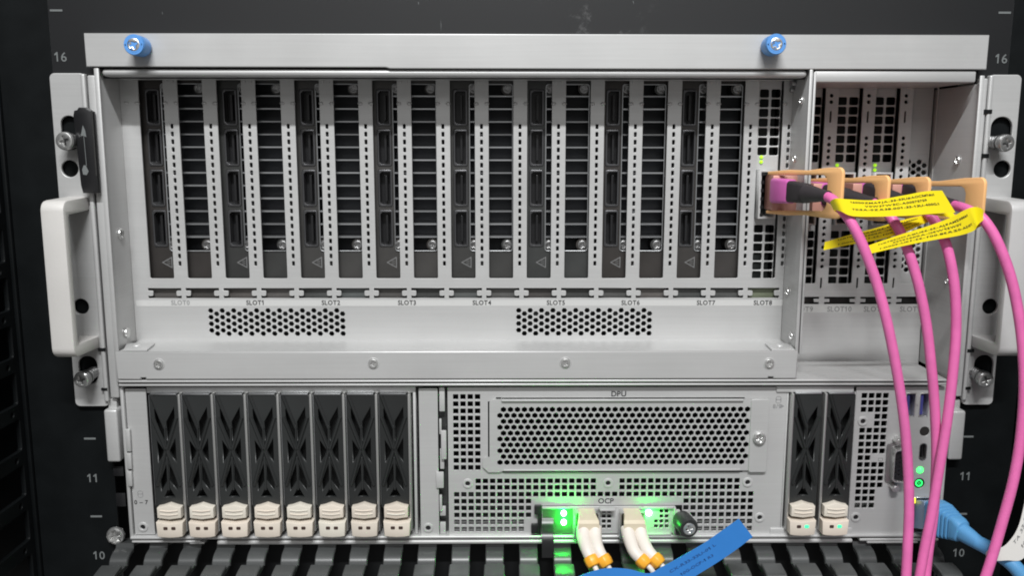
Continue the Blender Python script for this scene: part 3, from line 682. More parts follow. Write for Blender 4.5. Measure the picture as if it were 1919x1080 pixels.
def ear(side):
    s = side
    if s < 0:
        xo, xi = colx(96, 140, 138, 760, -3), colx(163, 140, 201, 760, -3)
        slots = [rect(115, 217, 147, 281, -3), rect(148, 668, 183, 720, -3)]
        rounds = [(131, 316, 4.3), (152, 575, 4.1)]
    else:
        xi, xo = colx(1852, 140, 1806, 760, -3), colx(1911, 140, 1866, 760, -3)
        slots = [rect(1857, 219, 1897, 282, -3), rect(1826, 666, 1862, 720, -3)]
        rounds = [(1879, 317, 4.4), (1856.5, 575, 4.1)]
    holes = []
    for a in slots: holes.append(rr(*a, (a[1]-a[0])/2.1, 7))
    for px, py, r in rounds: holes.append(circ(*at(px, py, -3), r, 24))
    x0, x1 = min(xo, xi), max(xo, xi)
    o = plate('mounting_ear', rr(x0, x1, ZEB, ZET, 2.6, 5), holes, -3, 2, STEEL if s < 0 else STEEL2, srv, bev=.4,
              label='left steel mounting ear with pale handle' if s < 0 else 'right steel mounting ear with pale handle')
    # folded edge toward the chassis
    bm = bmesh.new(); xe = xi
    box(bm, xe-1.6 if s < 0 else xe-.8, xe+.8 if s < 0 else xe+1.6, -5.0, -1.2, ZEB+3, ZET-.4, .9, 4); finish(bm, 'folded_edge', STEEL, o, smooth=True)
    # handle: rounded loop standing off the ear
    if s < 0: hx0, hx1 = colx(76, 400, 100, 640, -29), colx(124, 400, 140, 640, -29)
    else: hx0, hx1 = colx(1893, 400, 1872, 640, -29), colx(1893, 400, 1872, 640, -29)+13.2
    yo, zh1, zh0 = -30.5, Zp(371, -4), Zp(650, -4)
    q = [math.radians(a) for a in (0, 18, 36, 54, 72, 90)]; ro, ri = 5.2, 1.8; yi, zi0, zi1 = yo+5.0, zh0+6.6, zh1-7.2
    hprof = [(-3.05, zh0-.6), (-3.05, zi0-.8)]+[(yi+ri-ri*math.sin(a), zi0+ri-ri*math.cos(a)) for a in q]+[(yi+ri-ri*math.cos(a), zi1-ri+ri*math.sin(a)) for a in q]+[(-3.05, zi1+.8), (-3.05, zh1+.6)]
    hprof += [(yo+ro-ro*math.sin(a), zh1-ro+ro*math.cos(a)) for a in q]+[(yo+ro-ro*math.cos(a), zh0+ro-ro*math.sin(a)) for a in q]
    bm = plate_mesh(hprof, [], hx1-hx0, 1.1, YZ(hx1, hx1-hx0))
    finish(bm, 'handle', mat('pale_handle_%s' % ('a' if s < 0 else 'b'), (.53, .515, .495) if s < 0 else (.46, .455, .45), .48, 0, .4, .05, 30, bump=.25), o, smooth=True)
    return o
le = ear(-1); re = ear(1)
captive_screw(121, 264, -13, (.06, 1, 0), le, r=4.6)
captive_screw(153, 713, -14, (.12, 1, .12), le, r=4.3)
captive_screw(1887, 268, -14, (-.16, 1, .04), re, r=4.4)
captive_screw(1848, 713, -14, (-.02, 1, .1), re, r=4.2)
# black lock lever on the left ear
b = rect(143, 201, 179, 362, -9)
bm = plate_mesh([(b[0]+2, b[2]), (b[1], b[2]), (b[1], b[3]-2), (b[1]-2, b[3]-1), (b[1]-3, b[3]), (b[0]+3, b[3]), (b[0]+2, b[3]-1.3), (b[0]+.6, b[3]-1.6), (b[0], b[3]-4), (b[0]+1.2, b[2]+4)], [], 4, .5, XZ(-9.5, 4))
lk = finish(bm, 'lock_lever', SOCKET, le, smooth=True)
bm = bmesh.new(); x, z = at(157, 250, -9.6); tube(bm, [(x, -9.6, z), (x+.3, -9.6, z-16)], .16, 6); finish(bm, 'engraved_line', PAINT, lk)
ar = [(x-1.5, z-1.3), (x-.2, z-1.1), (x+1.3, z-1.8), (x+.9, z+1.5), (x-.1, z+4.0), (x-.7, z+1.7)]
bm = plate_mesh(ar, [], .12, .03, XZ(-9.62, .12)); finish(bm, 'engraved_arrow', PAINT, lk)
x2, z2 = at(160, 318, -9.6); bm = plate_mesh([(x2-1.2, z2-2.4), (x2+.6, z2-2.7), (x2+1.7, z2-.8), (x2+.4, z2+2.2), (x2-.6, z2+2.2), (x2-1.5, z2)], [], .12, .03, XZ(-9.62, .12)); finish(bm, 'engraved_arrow', PAINT, lk)
b = rect(173, 206, 178, 330, -10.2); bm = bmesh.new(); box(bm, b[1]-.9, b[1]-.2, -10.0, -9.4, b[2], b[3], .2); finish(bm, 'lever_rim', CARD, lk)
# strips between ear and chassis
sx0, sx1 = colx(167, 150, 206, 745, -4), colx(186, 150, 221, 745, -4)
bm = bmesh.new(); box(bm, sx0, min(sx1, xw-1.4), -4.6, 20, Zp(745, -4), Zp(142, -4), .8, 3); finish(bm, 'side_flange', STEEL, srv, smooth=True)
sx0, sx1 = colx(1831, 150, 1786, 745, -4), colx(1849, 150, 1804, 745, -4)
bm = bmesh.new(); box(bm, max(sx0, xrw+1.5), sx1, -4.6, 20, Zp(745, -4), Zp(145, -4), .8, 3); finish(bm, 'side_flange', STEEL2, srv, smooth=True)
for (x0_, p0, x1_, p1) in ((199, 768, 224, 866), (1779, 770, 1806, 862)):
    b = rect(x0_, p0, x1_, p1, -5); bm = bmesh.new(); box(bm, b[0], b[1], -6, 6, b[2], b[3], 1.2, 3)
    box(bm, b[0]+1, b[1]-1.5, -2, 4, b[3]-1, b[3]+5, .4); finish(bm, 'rail_latch', STEEL, srv, smooth=True)
for (x0_, p0, x1_, p1) in ((184, 653, 197, 659), (190, 728, 201, 733), (1814, 655, 1826, 661), (1810, 726, 1820, 731), (1845, 205, 1860, 213), (1841, 288, 1854, 296)):
    b = rect(x0_, p0, x1_, p1, -5.2); bm = bmesh.new(); box(bm, b[0], b[1], -5.2, -4.4, b[2], b[3]); finish(bm, 'relief_slot', INNER, srv)

# ================================================================== GRAPHICS CARDS
YC = 23.0
def make_gpu():
    t = thing('graphics_card', 'dark graphics card behind the bracket bars above SLOT0, leftmost of the eight', 'graphics card', (XO0, YC, Zp(522, YS)), 'graphics cards in the slots')
    k = (YC-CP[1])/(YS-CP[1])
    X0 = XO0
    zz = lambda py: Zp(py, YC)
    g0, g1 = X0+.76*OW, X0+PITCHX+OW*.99
    gz1_, gz0_ = zz(157), zz(471)
    ports = []
    pc = X0+.40*OW
    for q in range(4): ports.append((pc-.25*OW, pc+.25*OW, zz(234+75.6*q), zz(169+75.6*q)))
    plate('bracket', rr(X0-2.5, X0+PITCHX+OW+2.6, zz(538), zz(138)), [rr(p[0]-.6, p[1]+.6, p[2]-.6, p[3]+.6, 1.2, 3) for p in ports]+[rr(g0, g1, gz0_, gz1_, 1.6, 4)], YC, 1.0, CARD, t, bev=.2)
    for p in ports:
        bm = plate_mesh(rr(p[0]-.55, p[1]+.55, p[2]-.55, p[3]+.55, 1.2, 3), [[(p[0]+1.6, p[2]+.5), (p[1]-.4, p[2]+.5), (p[1]-.4, p[3]-.5), (p[0]+1.6, p[3]-.5), (p[0]+.4, p[3]-1.7), (p[0]+.4, p[2]+1.7)]], 7, .22, XZ(YC-.5, 7))
        o = finish(bm, 'display_port', PORTRIM, t, smooth=True)
        bm = bmesh.new(); box(bm, p[0]+.2, p[1]-.2, YC+6, YC+7, p[2]+.2, p[3]-.2); box(bm, (p[0]+p[1])/2-.2, (p[0]+p[1])/2+1.0, YC+1.5, YC+6, p[2]+2.4, p[3]-2.4, .1); finish(bm, 'port_tongue', SOCKET, o)
    for q in range(12):
        z = zz(180+24.05*q)
        bm = bmesh.new(); box(bm, g0+.02, g1-.02, YC+.1, YC+9, z-.42, z+.42, .15, 1); finish(bm, 'vent_fin', FIN, t)
    bm = bmesh.new(); box(bm, g0-.5, g1+.5, YC+9.1, YC+9.6, gz0_-1, gz1_+1); finish(bm, 'heat_sink', SINK, t)
    bm = plate_mesh(rr(g0-.1, g1+.1, gz0_-.1, gz1_+.1, 1.6, 4), [rr(g0+.5, g1-.5, gz0_+.5, gz1_-.5, 1.3, 4)], 1.0, .25, XZ(YC-.7, 1.0)); finish(bm, 'vent_frame', FIN, t, smooth=True)
    for x, py in ((g1-2.9, 166), (g1-3.0, 459), (g0+2.4, 166), (g0+2.4, 459)):
        z = zz(py)
        bm = bmesh.new(); tube(bm, [(x, YC+.4, z), (x, YC+9, z)], 3.3, 16); o = finish(bm, 'screw_boss', CARD, t, smooth=True)
        link('screw', screw_mesh(2.5, 1.2, DARKCHROME), t, loc=(x, YC+.4, z))
    xc, z = X0+.62*OW, zz(492)
    tri = [(xc-3.2, z), (xc+2.6, z-3.2), (xc+2.6, z+3.2)]; ti = [(xc-2.2, z), (xc+2.1, z-2.35), (xc+2.1, z+2.35)]
    bm = plate_mesh(tri, [ti], .12, .03, XZ(YC-.1, .12))
    for a in (-.9, 0, .9): box(bm, xc-.4+abs(a)*.3, xc+1.6, YC-.1, YC, z+a-.12, z+a+.12)
    finish(bm, 'warning_mark', WARN, t)
    return t
g = make_gpu()
ords = ('', 'second', 'third', 'fourth', 'fifth', 'sixth', 'seventh')
for i in range(1, 8):
    c = copy_tree(g); c.location.x += 2*PITCHX*i*S
    for ch in c.children:
        if ch.name.split('.')[0] == 'screw': ch.rotation_euler.y = random.uniform(-.8, .8)
    c['label'] = 'dark graphics card behind the bracket bars above SLOT%d, %s' % (i, ords[i]+' from the left' if i < 7 else 'rightmost of the eight')

# ================================================================== NETWORK CARDS
def net_card(n, X, ow, Y, rows_top, rows_bot, cols, led, cage, label, YP):
    t = thing('network_card', label, 'network card', (X, Y, Zp(rows_bot[1], Y)), 'network cards with orange pull tabs')
    holes = []; w_, h_ = ow*.185, 2.15
    for (a, c, m) in (rows_top, rows_bot):
        for j in range(m):
            z = lin(j, m-1, Zp(a, Y), Zp(c, Y))
            for f in cols: holes.append(rr(X+f*ow-w_, X+f*ow+w_, z-h_, z+h_, .8, 3))
    cg = (X+.06*ow, X+.80*ow, Zp(cage[1], Y), Zp(cage[0], Y))
    holes.append(rr(*cg))
    plate('bracket', rr(X-.6, X+ow-.5, Zp(rows_bot[1]+14, Y), Zp(136, Y)), holes, Y, 1, STEEL2, t, bev=.28)
    bm = plate_mesh(rr(*cg), [rr(cg[0]+1.2, cg[1]-1.2, cg[2]+1, cg[3]-1)], 16, .2, XZ(Y-7, 16))
    o = finish(bm, 'port_cage', STEEL2, t)
    bm = bmesh.new()
    for k in range(6):
        z = lin(k, 5, cg[3]-2, cg[2]+2); box(bm, cg[0]+.9, cg[0]+2.6, Y-7.15, Y-6.9, z-.8, z+.8)
    finish(bm, 'cage_vent', SOCKET, o)
    lx, lz = led
    for k in (0, 1):
        bm = bmesh.new(); bmesh.ops.create_uvsphere(bm, u_segments=10, v_segments=8, radius=.95, matrix=Matrix.Translation((Xp(lx, lz, Y), Y-.4, Zp(lz+k*9, Y)))); finish(bm, 'link_led', LEDY, t, smooth=True)
    bm = bmesh.new(); box(bm, X-1, X+ow, Y+12, Y+12.5, Zp(rows_bot[1]+14, Y), Zp(140, Y)); finish(bm, 'circuit_board', BOARD, t)
    return t
Y8, Y9 = YS+2.5, YR+4
net_card(8, XO16, OW, Y8, (174, 283, 7), (429, 516, 6), (.27, .74), (1427, 294), (318, 408), 'network card in SLOT8, left of the divider, with a lime link lamp', YS)
for n, lab in ((9, 'network card in SLOT9, half hidden behind the divider wall'), (10, 'network card in SLOT10, between SLOT9 and SLOT11, with a lime link lamp'), (11, 'network card in SLOT11, left of the hexagon perforated bracket')):
    net_card(n, XR[n], OWR, Y9, (188, 296, 7), (440, 526, 6), (.27, .74), (XR[n] and {9: 1497, 10: 1569, 11: 1640}[n], 309), (322, 420), lab, YR)
t = thing('slot_cover', 'plain steel slot bracket in SLOT12 with hexagonal holes in its lower half', 'slot cover', (XR[12], Y9, zR0))
xh = XR[12]+1.7; dxh2 = (OWR-4.6)/3
hh = [circ(xh+i*dxh2, Zp(303, Y9)-j*3.95-(1.97 if i % 2 else 0), 1.5, 6, 0) for j in range(16) for i in range(4)]
plate('bracket', rr(XR[12]-.6, XR[12]+OWR-.5, zR0-3, Zp(136, Y9)), hh, Y9, 1, STEEL2, t, bev=.28)

# ================================================================== FIBRE CABLES WITH PULL TABS
def ribbon(bm, tops, bots, th=.25, n=6):
    """thin curved sheet between two edge curves, with thickness"""
    T, B = spline(tops, n), spline(bots, n); m = 5
    G = [[a.lerp(c, k/m) for k in range(m+1)] for a, c in zip(T, B)]
    F, K = [], []
    for i, row in enumerate(G):
        f, k2 = [], []
        for j, p in enumerate(row):
            du = G[min(i+1, len(G)-1)][j]-G[max(i-1, 0)][j]; dv = row[min(j+1, m)]-row[max(j-1, 0)]
            nn = du.cross(dv).normalized()
            f.append(bm.verts.new(p+nn*th/2)); k2.append(bm.verts.new(p-nn*th/2))
        F.append(f); K.append(k2)
    L = len(G)
    for i in range(L-1):
        for j in range(m):
            bm.faces.new((F[i][j], F[i+1][j], F[i+1][j+1], F[i][j+1])); bm.faces.new((K[i][j], K[i][j+1], K[i+1][j+1], K[i+1][j]))
        for j in (0, m):
            bm.faces.new((F[i][j], F[i+1][j], K[i+1][j], K[i][j]))
    for i in (0, L-1):
        for j in range(m): bm.faces.new((F[i][j], F[i][j+1], K[i][j+1], K[i][j]))
    return G
def flag_text(G, lines, m, parent, off=.3, u0=.18, u1=.88, v0=.22, v1=.66):
    """print lines on a ribbon grid (u along the strip, v down)"""
    L, M = len(G)-1, len(G[0])-1
    def ev(u, v):
        a, c = min(max(u, 0), .9999)*L, min(max(v, 0), .9999)*M; i, j = int(a), int(c); fu, fv = a-i, c-j
        p = G[i][j].lerp(G[i+1][j], fu).lerp(G[i][j+1].lerp(G[i+1][j+1], fu), fv)
        n = (G[i+1][j]-G[i][j]).cross(G[i][j+1]-G[i][j]).normalized()
        if n.y > 0: n = -n
        return p+n*off
    out = bmesh.new()
    for k, s in enumerate(lines):
        bm = text_bm(s, 1.0, .035, 0.0)
        w_ = max(v.co.x for v in bm.verts)-min(v.co.x for v in bm.verts)
        su = (u1-u0)/w_*(.96 if k != 1 else .66); vc = lin(k, max(len(lines)-1, 1), v0, v1); sv = (v1-v0)/len(lines)*1.0
        vs = {}
        for f in bm.faces:
            try: out.faces.new([vs.setdefault(v, out.verts.new(ev((u0+u1)/2+v.co.x*su, vc-v.co.y*sv))) for v in f.verts])
            except ValueError: pass
        bm.free()
    bm = out
    me = bpy.data.meshes.new('printed_text'); o_ = org(parent)
    for v in bm.verts: v.co = (v.co-o_)*S
    bm.to_mesh(me); bm.free(); me.materials.append(m)
    return link('printed_text', me, parent)
LINES = ['16000ZMA9JA-33-33U#AOC3#1#a1', 'V0W37W3C-A00S7S7S9', 'T0:SA-0Z.R38.001-33-13U-400G.1']
def fibre(label, base, tip, Yb, Yt, tabtop, tabbot, barw, plug, path, flag=None, Ypl=None):
    """base/tip: picture x of the tab's root and end; heights given at root and tip"""
    a_t, a_b = P3(base, tabtop[0], Yb), P3(base, tabbot[0], Yb)
    t_t, t_b = P3(tip, tabtop[1], Yt), P3(tip, tabbot[1], Yt)
    t = thing('fibre_cable', label, 'cable', tuple((a_t+a_b)/2), 'pink fibre cables with orange pull tabs')
    # pull tab: U shaped flat sheet, u along base->tip, v upward
    du = ((t_t+t_b)/2-(a_t+a_b)/2); Lu = du.length; du.normalize()
    h0, h1 = (a_t-a_b).length/2, (t_t-t_b).length/2
    cz0, cz1 = (a_t+a_b)/2, (t_t+t_b)/2
    arm = 3.0
    def tabmap(c):
        f = c.x/Lu; ctr = cz0.lerp(cz1, f); nn = du.cross(Vector((0, 0, 1))).normalized()
        return ctr+Vector((0, 0, c.y*(h0+(h1-h0)*f)/h0))+nn*c.z
    o = [(0, h0-.7), (Lu*.3, h0-.2), (Lu*.55, h0-.9), (Lu*.8, h0)]+[(Lu-3+3*math.sin(k*.3926), h0-3+3*math.cos(k*.3926)) for k in range(5)]
    o += [(Lu-3+3*math.cos(k*.3926), -h0+3-3*math.sin(k*.3926)) for k in range(5)]+[(Lu*.8, -h0), (Lu*.55, -h0+.9), (Lu*.3, -h0+.2), (0, -h0+.6), (0, -h0+arm*.75)]
    xi_ = Lu-barw; ih = h0-arm
    o += [(Lu*.4, -ih), (xi_-3, -ih+.4), (xi_-1, -ih+1.4), (xi_, -ih+3.4), (xi_, ih-3.4), (xi_-1, ih-1.4), (xi_-3, ih-.4), (Lu*.4, ih), (0, h0-arm*.8)]
    bm = plate_mesh(o, [], 2.1, .6, tabmap); finish(bm, 'pull_tab', ORANGE, t, smooth=True)
    # module body in its cage, plug, boot
    p0, p1, p2, p3 = [P3(*q) for q in plug]       # module, plug start, boot start, boot end
    d = (p3-p1).normalized(); ax = (p1-p0)
    hz_ = (h0-2.6)
    bm = bmesh.new(); xm0 = Xp(base+7, 360, 5); box(bm, xm0, xm0+13.6, 4, p0.y+4, p0.z-hz_, p0.z+hz_, .5); box(bm, xm0+7.0, xm0+7.3, 3.93, 5, p0.z-hz_+.5, p0.z+hz_-.5); finish(bm, 'module_body', ROSE, t, smooth=True)
    def slab(a, c, w0, w1, h0_, h1_, name, m, r=1.6):
        q = (c-a).normalized(); r_ = q.cross(Vector((0, 0, 1))).normalized(); u_ = r_.cross(q).normalized()
        bm = bmesh.new(); rings = []
        for f, w_, h_ in ((0, w0*.9, h0_*.94), (.06, w0, h0_), (.5, (w0+w1)/2, (h0_+h1_)/2), (.94, w1, h1_), (1, w1*.88, h1_*.92)):
            rings.append([bm.verts.new(a.lerp(c, f)+r_*x+u_*z) for x, z in rr(-w_, w_, -h_, h_, r, 3)])
        n_ = len(rings[0])
        for x, y in zip(rings, rings[1:]):
            for k in range(n_): bm.faces.new((x[k], x[(k+1) % n_], y[(k+1) % n_], y[k]))
        bm.faces.new(rings[0]); bm.faces.new(rings[-1])
        return finish(bm, name, m, t, smooth=True, angle=50)
    slab(p1+Vector((0, 6, 0)), p2, 3.2, 3.2, 6.5, 6.1, 'plug', MAGENTA)
    e = (p2+d*.3).lerp(p3, .45)
    slab(p2-d*1, e, 3.0, 3.0, 5.4, 4.8, 'boot', BOOT)
    bm = bmesh.new(); pp = [e-d*.6, e.lerp(p3, .3), e.lerp(p3, .7), p3]; tube(bm, pp, [4.6, 4.0, 3.0, 2.8], 18); finish(bm, 'boot_tail', BOOT, t, smooth=True)
    pts = [p3-d*1.5]+[P3(*q) for q in path]
    bm = bmesh.new(); tube(bm, spline(pts, 10), 2.4, 16); finish(bm, 'jacket', PINK, t, smooth=True)
    if flag:
        for tops, bots, ln in flag:
            bm = bmesh.new(); G = ribbon(bm, [P3(*q) for q in tops], [P3(*q) for q in bots]); o = finish(bm, 'label_flag', YELLOW, t, smooth=True)
            if ln: flag_text(G, LINES, INK, o, *ln)
    return t
fibre('pink fibre cable plugged in SLOT8, its bare black boot nearest and frontmost yellow flag', 1440, 1580, 12, -36, (319, 313), (402, 411), 9.5,
      ((1440, 360, 14), (1459, 358, -2), (1484, 359, -11), (1552, 368, -38)),
      ((1562, 375, -42), (1578, 393, -46), (1596, 418, -49), (1618, 462, -51), (1643, 530, -52), (1663, 605, -53), (1680, 690, -53), (1693, 775, -52), (1701, 860, -51), (1704, 950, -51), (1701, 1030, -52), (1697, 1110, -54)),
      flag=[([(1600, 403, -42), (1578, 399, -42), (1557, 381, -46), (1566, 372, -51.5), (1590, 373.5, -52), (1640, 375, -51), (1695, 366, -51), (1735, 358.5, -52), (1766, 357, -53)],
             [(1604, 405, -42), (1586, 407, -42), (1563, 394, -46), (1576, 396, -51.5), (1598, 405, -52), (1648, 406, -51), (1704, 404, -51), (1755, 400, -52), (1791, 398.5, -53)], (.3, .50, .93, .16, .58)),
            ([(1700, 404.5, -49.5), (1735, 400, -49), (1766, 400, -48), (1785, 397, -47)], [(1700, 406, -49.5), (1737, 402.5, -49), (1770, 406, -48), (1794, 410, -47)], None)])
fibre('pink fibre cable from SLOT9 whose orange tab is second from the left', 1516, 1666, 30, -28, (333, 328), (402, 416), 8.8,
      ((1508, 366, 32), (1530, 364, 14), (1550, 365, 4), (1640, 380, -24)),
      ((1655, 392, -32), (1671, 409, -37), (1688, 436, -40), (1705, 478, -42), (1722, 535, -43), (1736, 605, -43), (1746, 690, -43), (1753, 780, -42), (1755, 865, -42), (1750, 960, -44), (1740, 1035, -46), (1732, 1110, -48)),
      flag=[([(1756, 405, -37), (1738, 403, -37), (1715, 407, -38), (1690, 413, -38), (1640, 428, -37), (1590, 441, -36), (1546, 454, -35)],
             [(1760, 419, -37), (1742, 416, -37), (1722, 424, -38), (1695, 436, -38), (1645, 450, -37), (1592, 459, -36), (1544, 469, -35)], (.3, .30, .92, .2, .7))])
fibre('pink fibre cable from SLOT10, third orange tab, mostly behind the front yellow flag', 1590, 1742, 30, -26, (335, 331), (400, 414), 8.2,
      ((1584, 364, 32), (1605, 360, 14), (1626, 362, 4), (1712, 382, -26)),
      ((1730, 392, -36), (1748, 409, -40), (1766, 440, -43), (1780, 482, -45), (1790, 545, -46), (1792, 620, -46), (1786, 700, -46), (1776, 785, -46), (1762, 870, -46), (1746, 965, -47), (1732, 1035, -48), (1719, 1110, -49)))
fibre('pink fibre cable from SLOT11 with the rightmost orange tab, bowing past the right handle', 1664, 1846, 30, -30, (340, 332), (402, 422), 11,
      ((1662, 364, 32), (1680, 360, 14), (1700, 362, 4), (1790, 385, -32)),
      ((1806, 390, -40), (1824, 398, -46), (1843, 411, -50), (1866, 446, -53), (1890, 505, -55), (1906, 570, -56), (1917, 650, -57), (1920, 730, -58), (1914, 815, -58), (1901, 895, -59), (1880, 975, -60), (1858, 1050, -61), (1838, 1110, -62)),
      flag=[([(1826, 420, -45), (1842, 408, -46), (1842, 393, -51), (1826, 388, -55), (1806, 395, -54), (1782, 408, -52), (1745, 422, -50), (1700, 436, -48), (1660, 449, -46), (1626, 461, -45)],
             [(1828, 430, -45), (1844, 420, -46), (1845, 412, -51), (1833, 421, -55), (1826, 432, -54), (1800, 441, -52), (1755, 449, -50), (1708, 458, -48), (1668, 467, -46), (1630, 476, -45)], (.3, .42, .95, .25, .7))])

# ================================================================== DRIVES
YDV = -8.0
bx0 = (Xp(336.5, 745, YDV)+Xp(347.7, 927, YDV))/2
bx7 = (Xp(766.7+.5, 745, YDV)+Xp(770.5, 927, YDV))/2
DP = (bx7-bx0)/7
def make_drive(xb_, mirror, label, group, led=None):
    """xb_: the carrier's rail side edge; mirror=-1 for a carrier drawn with the rail on its left"""
    zt_, zbm = Zp(740, YDV), Zp(946, YDV); zl0 = Zp(999, YDV)
    xl_, xr_ = xb_-DP+1.2, xb_-.9
    W, H = xr_-xl_, zt_-zbm
    t = thing('drive_carrier', label, 'drive', ((xl_+xr_)/2, YDV, zl0), group)
    f = lambda pts: [(xl_+u*W, zt_-v*H) for u, v in pts]
    holes = [[(.16, .13), (.20, .12), (.45, .24), (.46, .43), (.16, .24)], [(.84, .11), (.55, .24), (.54, .43), (.84, .23)],
             [(.18, .41), (.40, .50), (.36, .54), (.18, .61)], [(.82, .39), (.60, .50), (.64, .54), (.82, .61)],
             [(.45, .62), (.46, .77), (.22, .87), (.22, .78)], [(.55, .62), (.54, .77), (.80, .87), (.80, .77)],
             [(.5, .83), (.70, .925), (.30, .925)]]
    plate('grille', rr(xl_, xr_, zbm-2, zt_, .8, 2), [f(h) for h in holes], YDV, 2.6, DRIVE, t, bev=.45)
    bm = bmesh.new()
    for v0, v1, s_ in ((.0, .30, 1), (.20, .50, 1), (.20, .50, -1), (.48, .82, 1), (.48, .82, -1)):   # raised ribs of the lattice
        a, c = ((.08, v0), (.5, v1)) if s_ > 0 else ((.92, v0), (.5, v1))
        if v0 == .48: a, c = ((.5, v0), (.9, v1)) if s_ > 0 else ((.5, v0), (.1, v1))
        p, q = f([a, c]); d = Vector((q[0]-p[0], 0, q[1]-p[1])); n_ = Vector((d.z, 0, -d.x)).normalized()*.55
        P_, Q_ = Vector((p[0], YDV, p[1])), Vector((q[0], YDV, q[1]))
        vs = [bm.verts.new(x) for x in (P_-n_*2, P_+n_*2, Q_+n_*2, Q_-n_*2, P_-n_*.6+Vector((0, -.9, 0)), P_+n_*.6+Vector((0, -.9, 0)), Q_+n_*.6+Vector((0, -.9, 0)), Q_-n_*.6+Vector((0, -.9, 0)))]
        for k in ((4, 5, 6, 7), (0, 1, 5, 4), (1, 2, 6, 5), (2, 3, 7, 6), (3, 0, 4, 7)): bm.faces.new([vs[i] for i in k])
    p, q = f([(.5, .27), (.5, .46)]); box(bm, p[0]-.4, p[0]+.4, YDV-.8, YDV, q[1], p[1], .2)
    p, q = f([(.5, .56), (.5, .86)]); box(bm, p[0]-.5, p[0]+.5, YDV-.6, YDV, q[1], p[1], .2)
    finish(bm, 'lattice_rib', DRIVE, t)
    bm = bmesh.new(); box(bm, xl_+.3, xr_-.3, YDV+7, YDV+8, zbm, zt_-1); box(bm, xl_, xl_+.8, YDV+2.5, YDV+8, zbm, zt_); box(bm, xr_-.8, xr_, YDV+2.5, YDV+8, zbm, zt_); finish(bm, 'drive_body', DRIVEBACK, t)
    bm = bmesh.new(); box(bm, xl_+.6, xr_-.6, YDV-.6, YDV+3, zt_+.1, zt_+.9, .3); box(bm, xl_-.1, xl_+.15, YDV-.3, YDV+3, zbm, zt_, .1); finish(bm, 'top_edge', FIN, t, smooth=True)
    rx = xr_+.1 if mirror > 0 else xl_-1.5
    bm = bmesh.new(); box(bm, rx, rx+1.4, YDV-1.2, 30, zl0+1.5, zt_+.6, .45); finish(bm, 'side_rail', RAIL, t, smooth=True)
    # latch: ridged button with a peak, then the base block with the two lamps
    a, c = (xl_+2.0, xr_-.4) if mirror > 0 else (xl_+.4, xr_-2.0); m_ = (a+c)/2
    zA, zB = Zp(945, YDV-4), Zp(972, YDV-4)
    zp = zA-1.7
    bm = plate_mesh([(a, zB+.6), (m_, zB-.3), (c, zB+.6), (c, zp-.2), (c-2.4, zp+.3), (m_, zA), (a+2.4, zp+.3), (a, zp-.2)], [], 6, .5, XZ(YDV-4.2, 6))
    bt = finish(bm, 'latch_button', BEIGE, t, smooth=True)
    for k in (0, 1):
        zz = zp-1.6-k*2.1; bm = bmesh.new(); tube(bm, spline([(a+1.6, YDV-4.2, zz), (m_, YDV-4.3, zz-.45), (c-1.6, YDV-4.2, zz)], 4), .42, 8); finish(bm, 'grip_ridge', BEIGE, bt, smooth=True)
    a, c = (xl_+1.7, xr_+.9) if mirror > 0 else (xl_-.9, xr_-1.7); m_ = (a+c)/2
    bm = plate_mesh([(a+.5, zl0+.9), (a+3, zl0+.35), (m_, zl0+.1), (c-3, zl0+.35), (c-.5, zl0+.9), (c, zB-1.2), (m_, zB-2.0), (a, zB-1.2)], [], 8, .6, XZ(YDV-6, 8))
    bs = finish(bm, 'latch_base', BEIGE, t, smooth=True)
    zz = Zp(989.5, YDV-6)
    for k, q in ((0, -2.1), (1, 2.1)):
        bm = plate_mesh(rr(m_+q-1.15, m_+q+1.15, zz-.85, zz+.85, .5, 3), [], .5, .1, XZ(YDV-6.2, .5)); finish(bm, 'drive_lamp', LEDT if (led and k == 1) else LAMPOFF, bs)
    return t
dr = make_drive(bx0, 1, 'unlit black drive carrier at the left end of the row of eight', 'drive carriers in the left bay')
for i in range(1, 8):
    c = copy_tree(dr); c.location.x += DP*i*S
    c['label'] = 'black hard drive carrier with beige latch, %s' % ((ords[i]+' from the left in the row of eight') if i < 7 else 'right end of the row of eight')
rb0 = (Xp(1541, 745, YDV)+Xp(1531, 927, YDV))/2+1.2
d2 = make_drive(rb0, -1, 'drive carrier with green lit latch lamp, left one of the pair', 'lit drive carriers in the right bay', led=True)
c = copy_tree(d2); c.location.x += (DP+.35)*S
c['label'] = 'drive carrier with green lit latch lamp, right one of the pair'

# ================================================================== OCP ADAPTER
oc = thing('network_adapter', 'slim network adapter under the OCP mark with bright green lamps and two fibre ports', 'network adapter', (Xp(1140, 1000, YF), YF, zc0))
YO = YF-1.0
b = rect(1016, 950, 1266, 1001, YO)
def orect(x0_, p0, x1_, p1): return rect(x0_, p0, x1_, p1, YO)
hl = []
for j in range(4):
    for i in range(2): x, z = at(1132+i*10, 959+j*9.6, YO); hl.append(rr(x-1.05, x+1.05, z-1.0, z+1.0, .2, 1))
    for i in range(3):
        if i == 0 and j < 2: continue
        x, z = at(1230+i*10, 959+j*9.4, YO); hl.append(rr(x-1.0, x+1.0, z-.95, z+.95, .2, 1))
c1, c2 = orect(1078, 957, 1120, 1000), orect(1162, 957, 1204, 1000)
face = plate('face_plate', rr(*b, .5, 2), hl+[rr(*c1), rr(*c2)], YO, 1.0, STEEL2, oc, bev=.15)
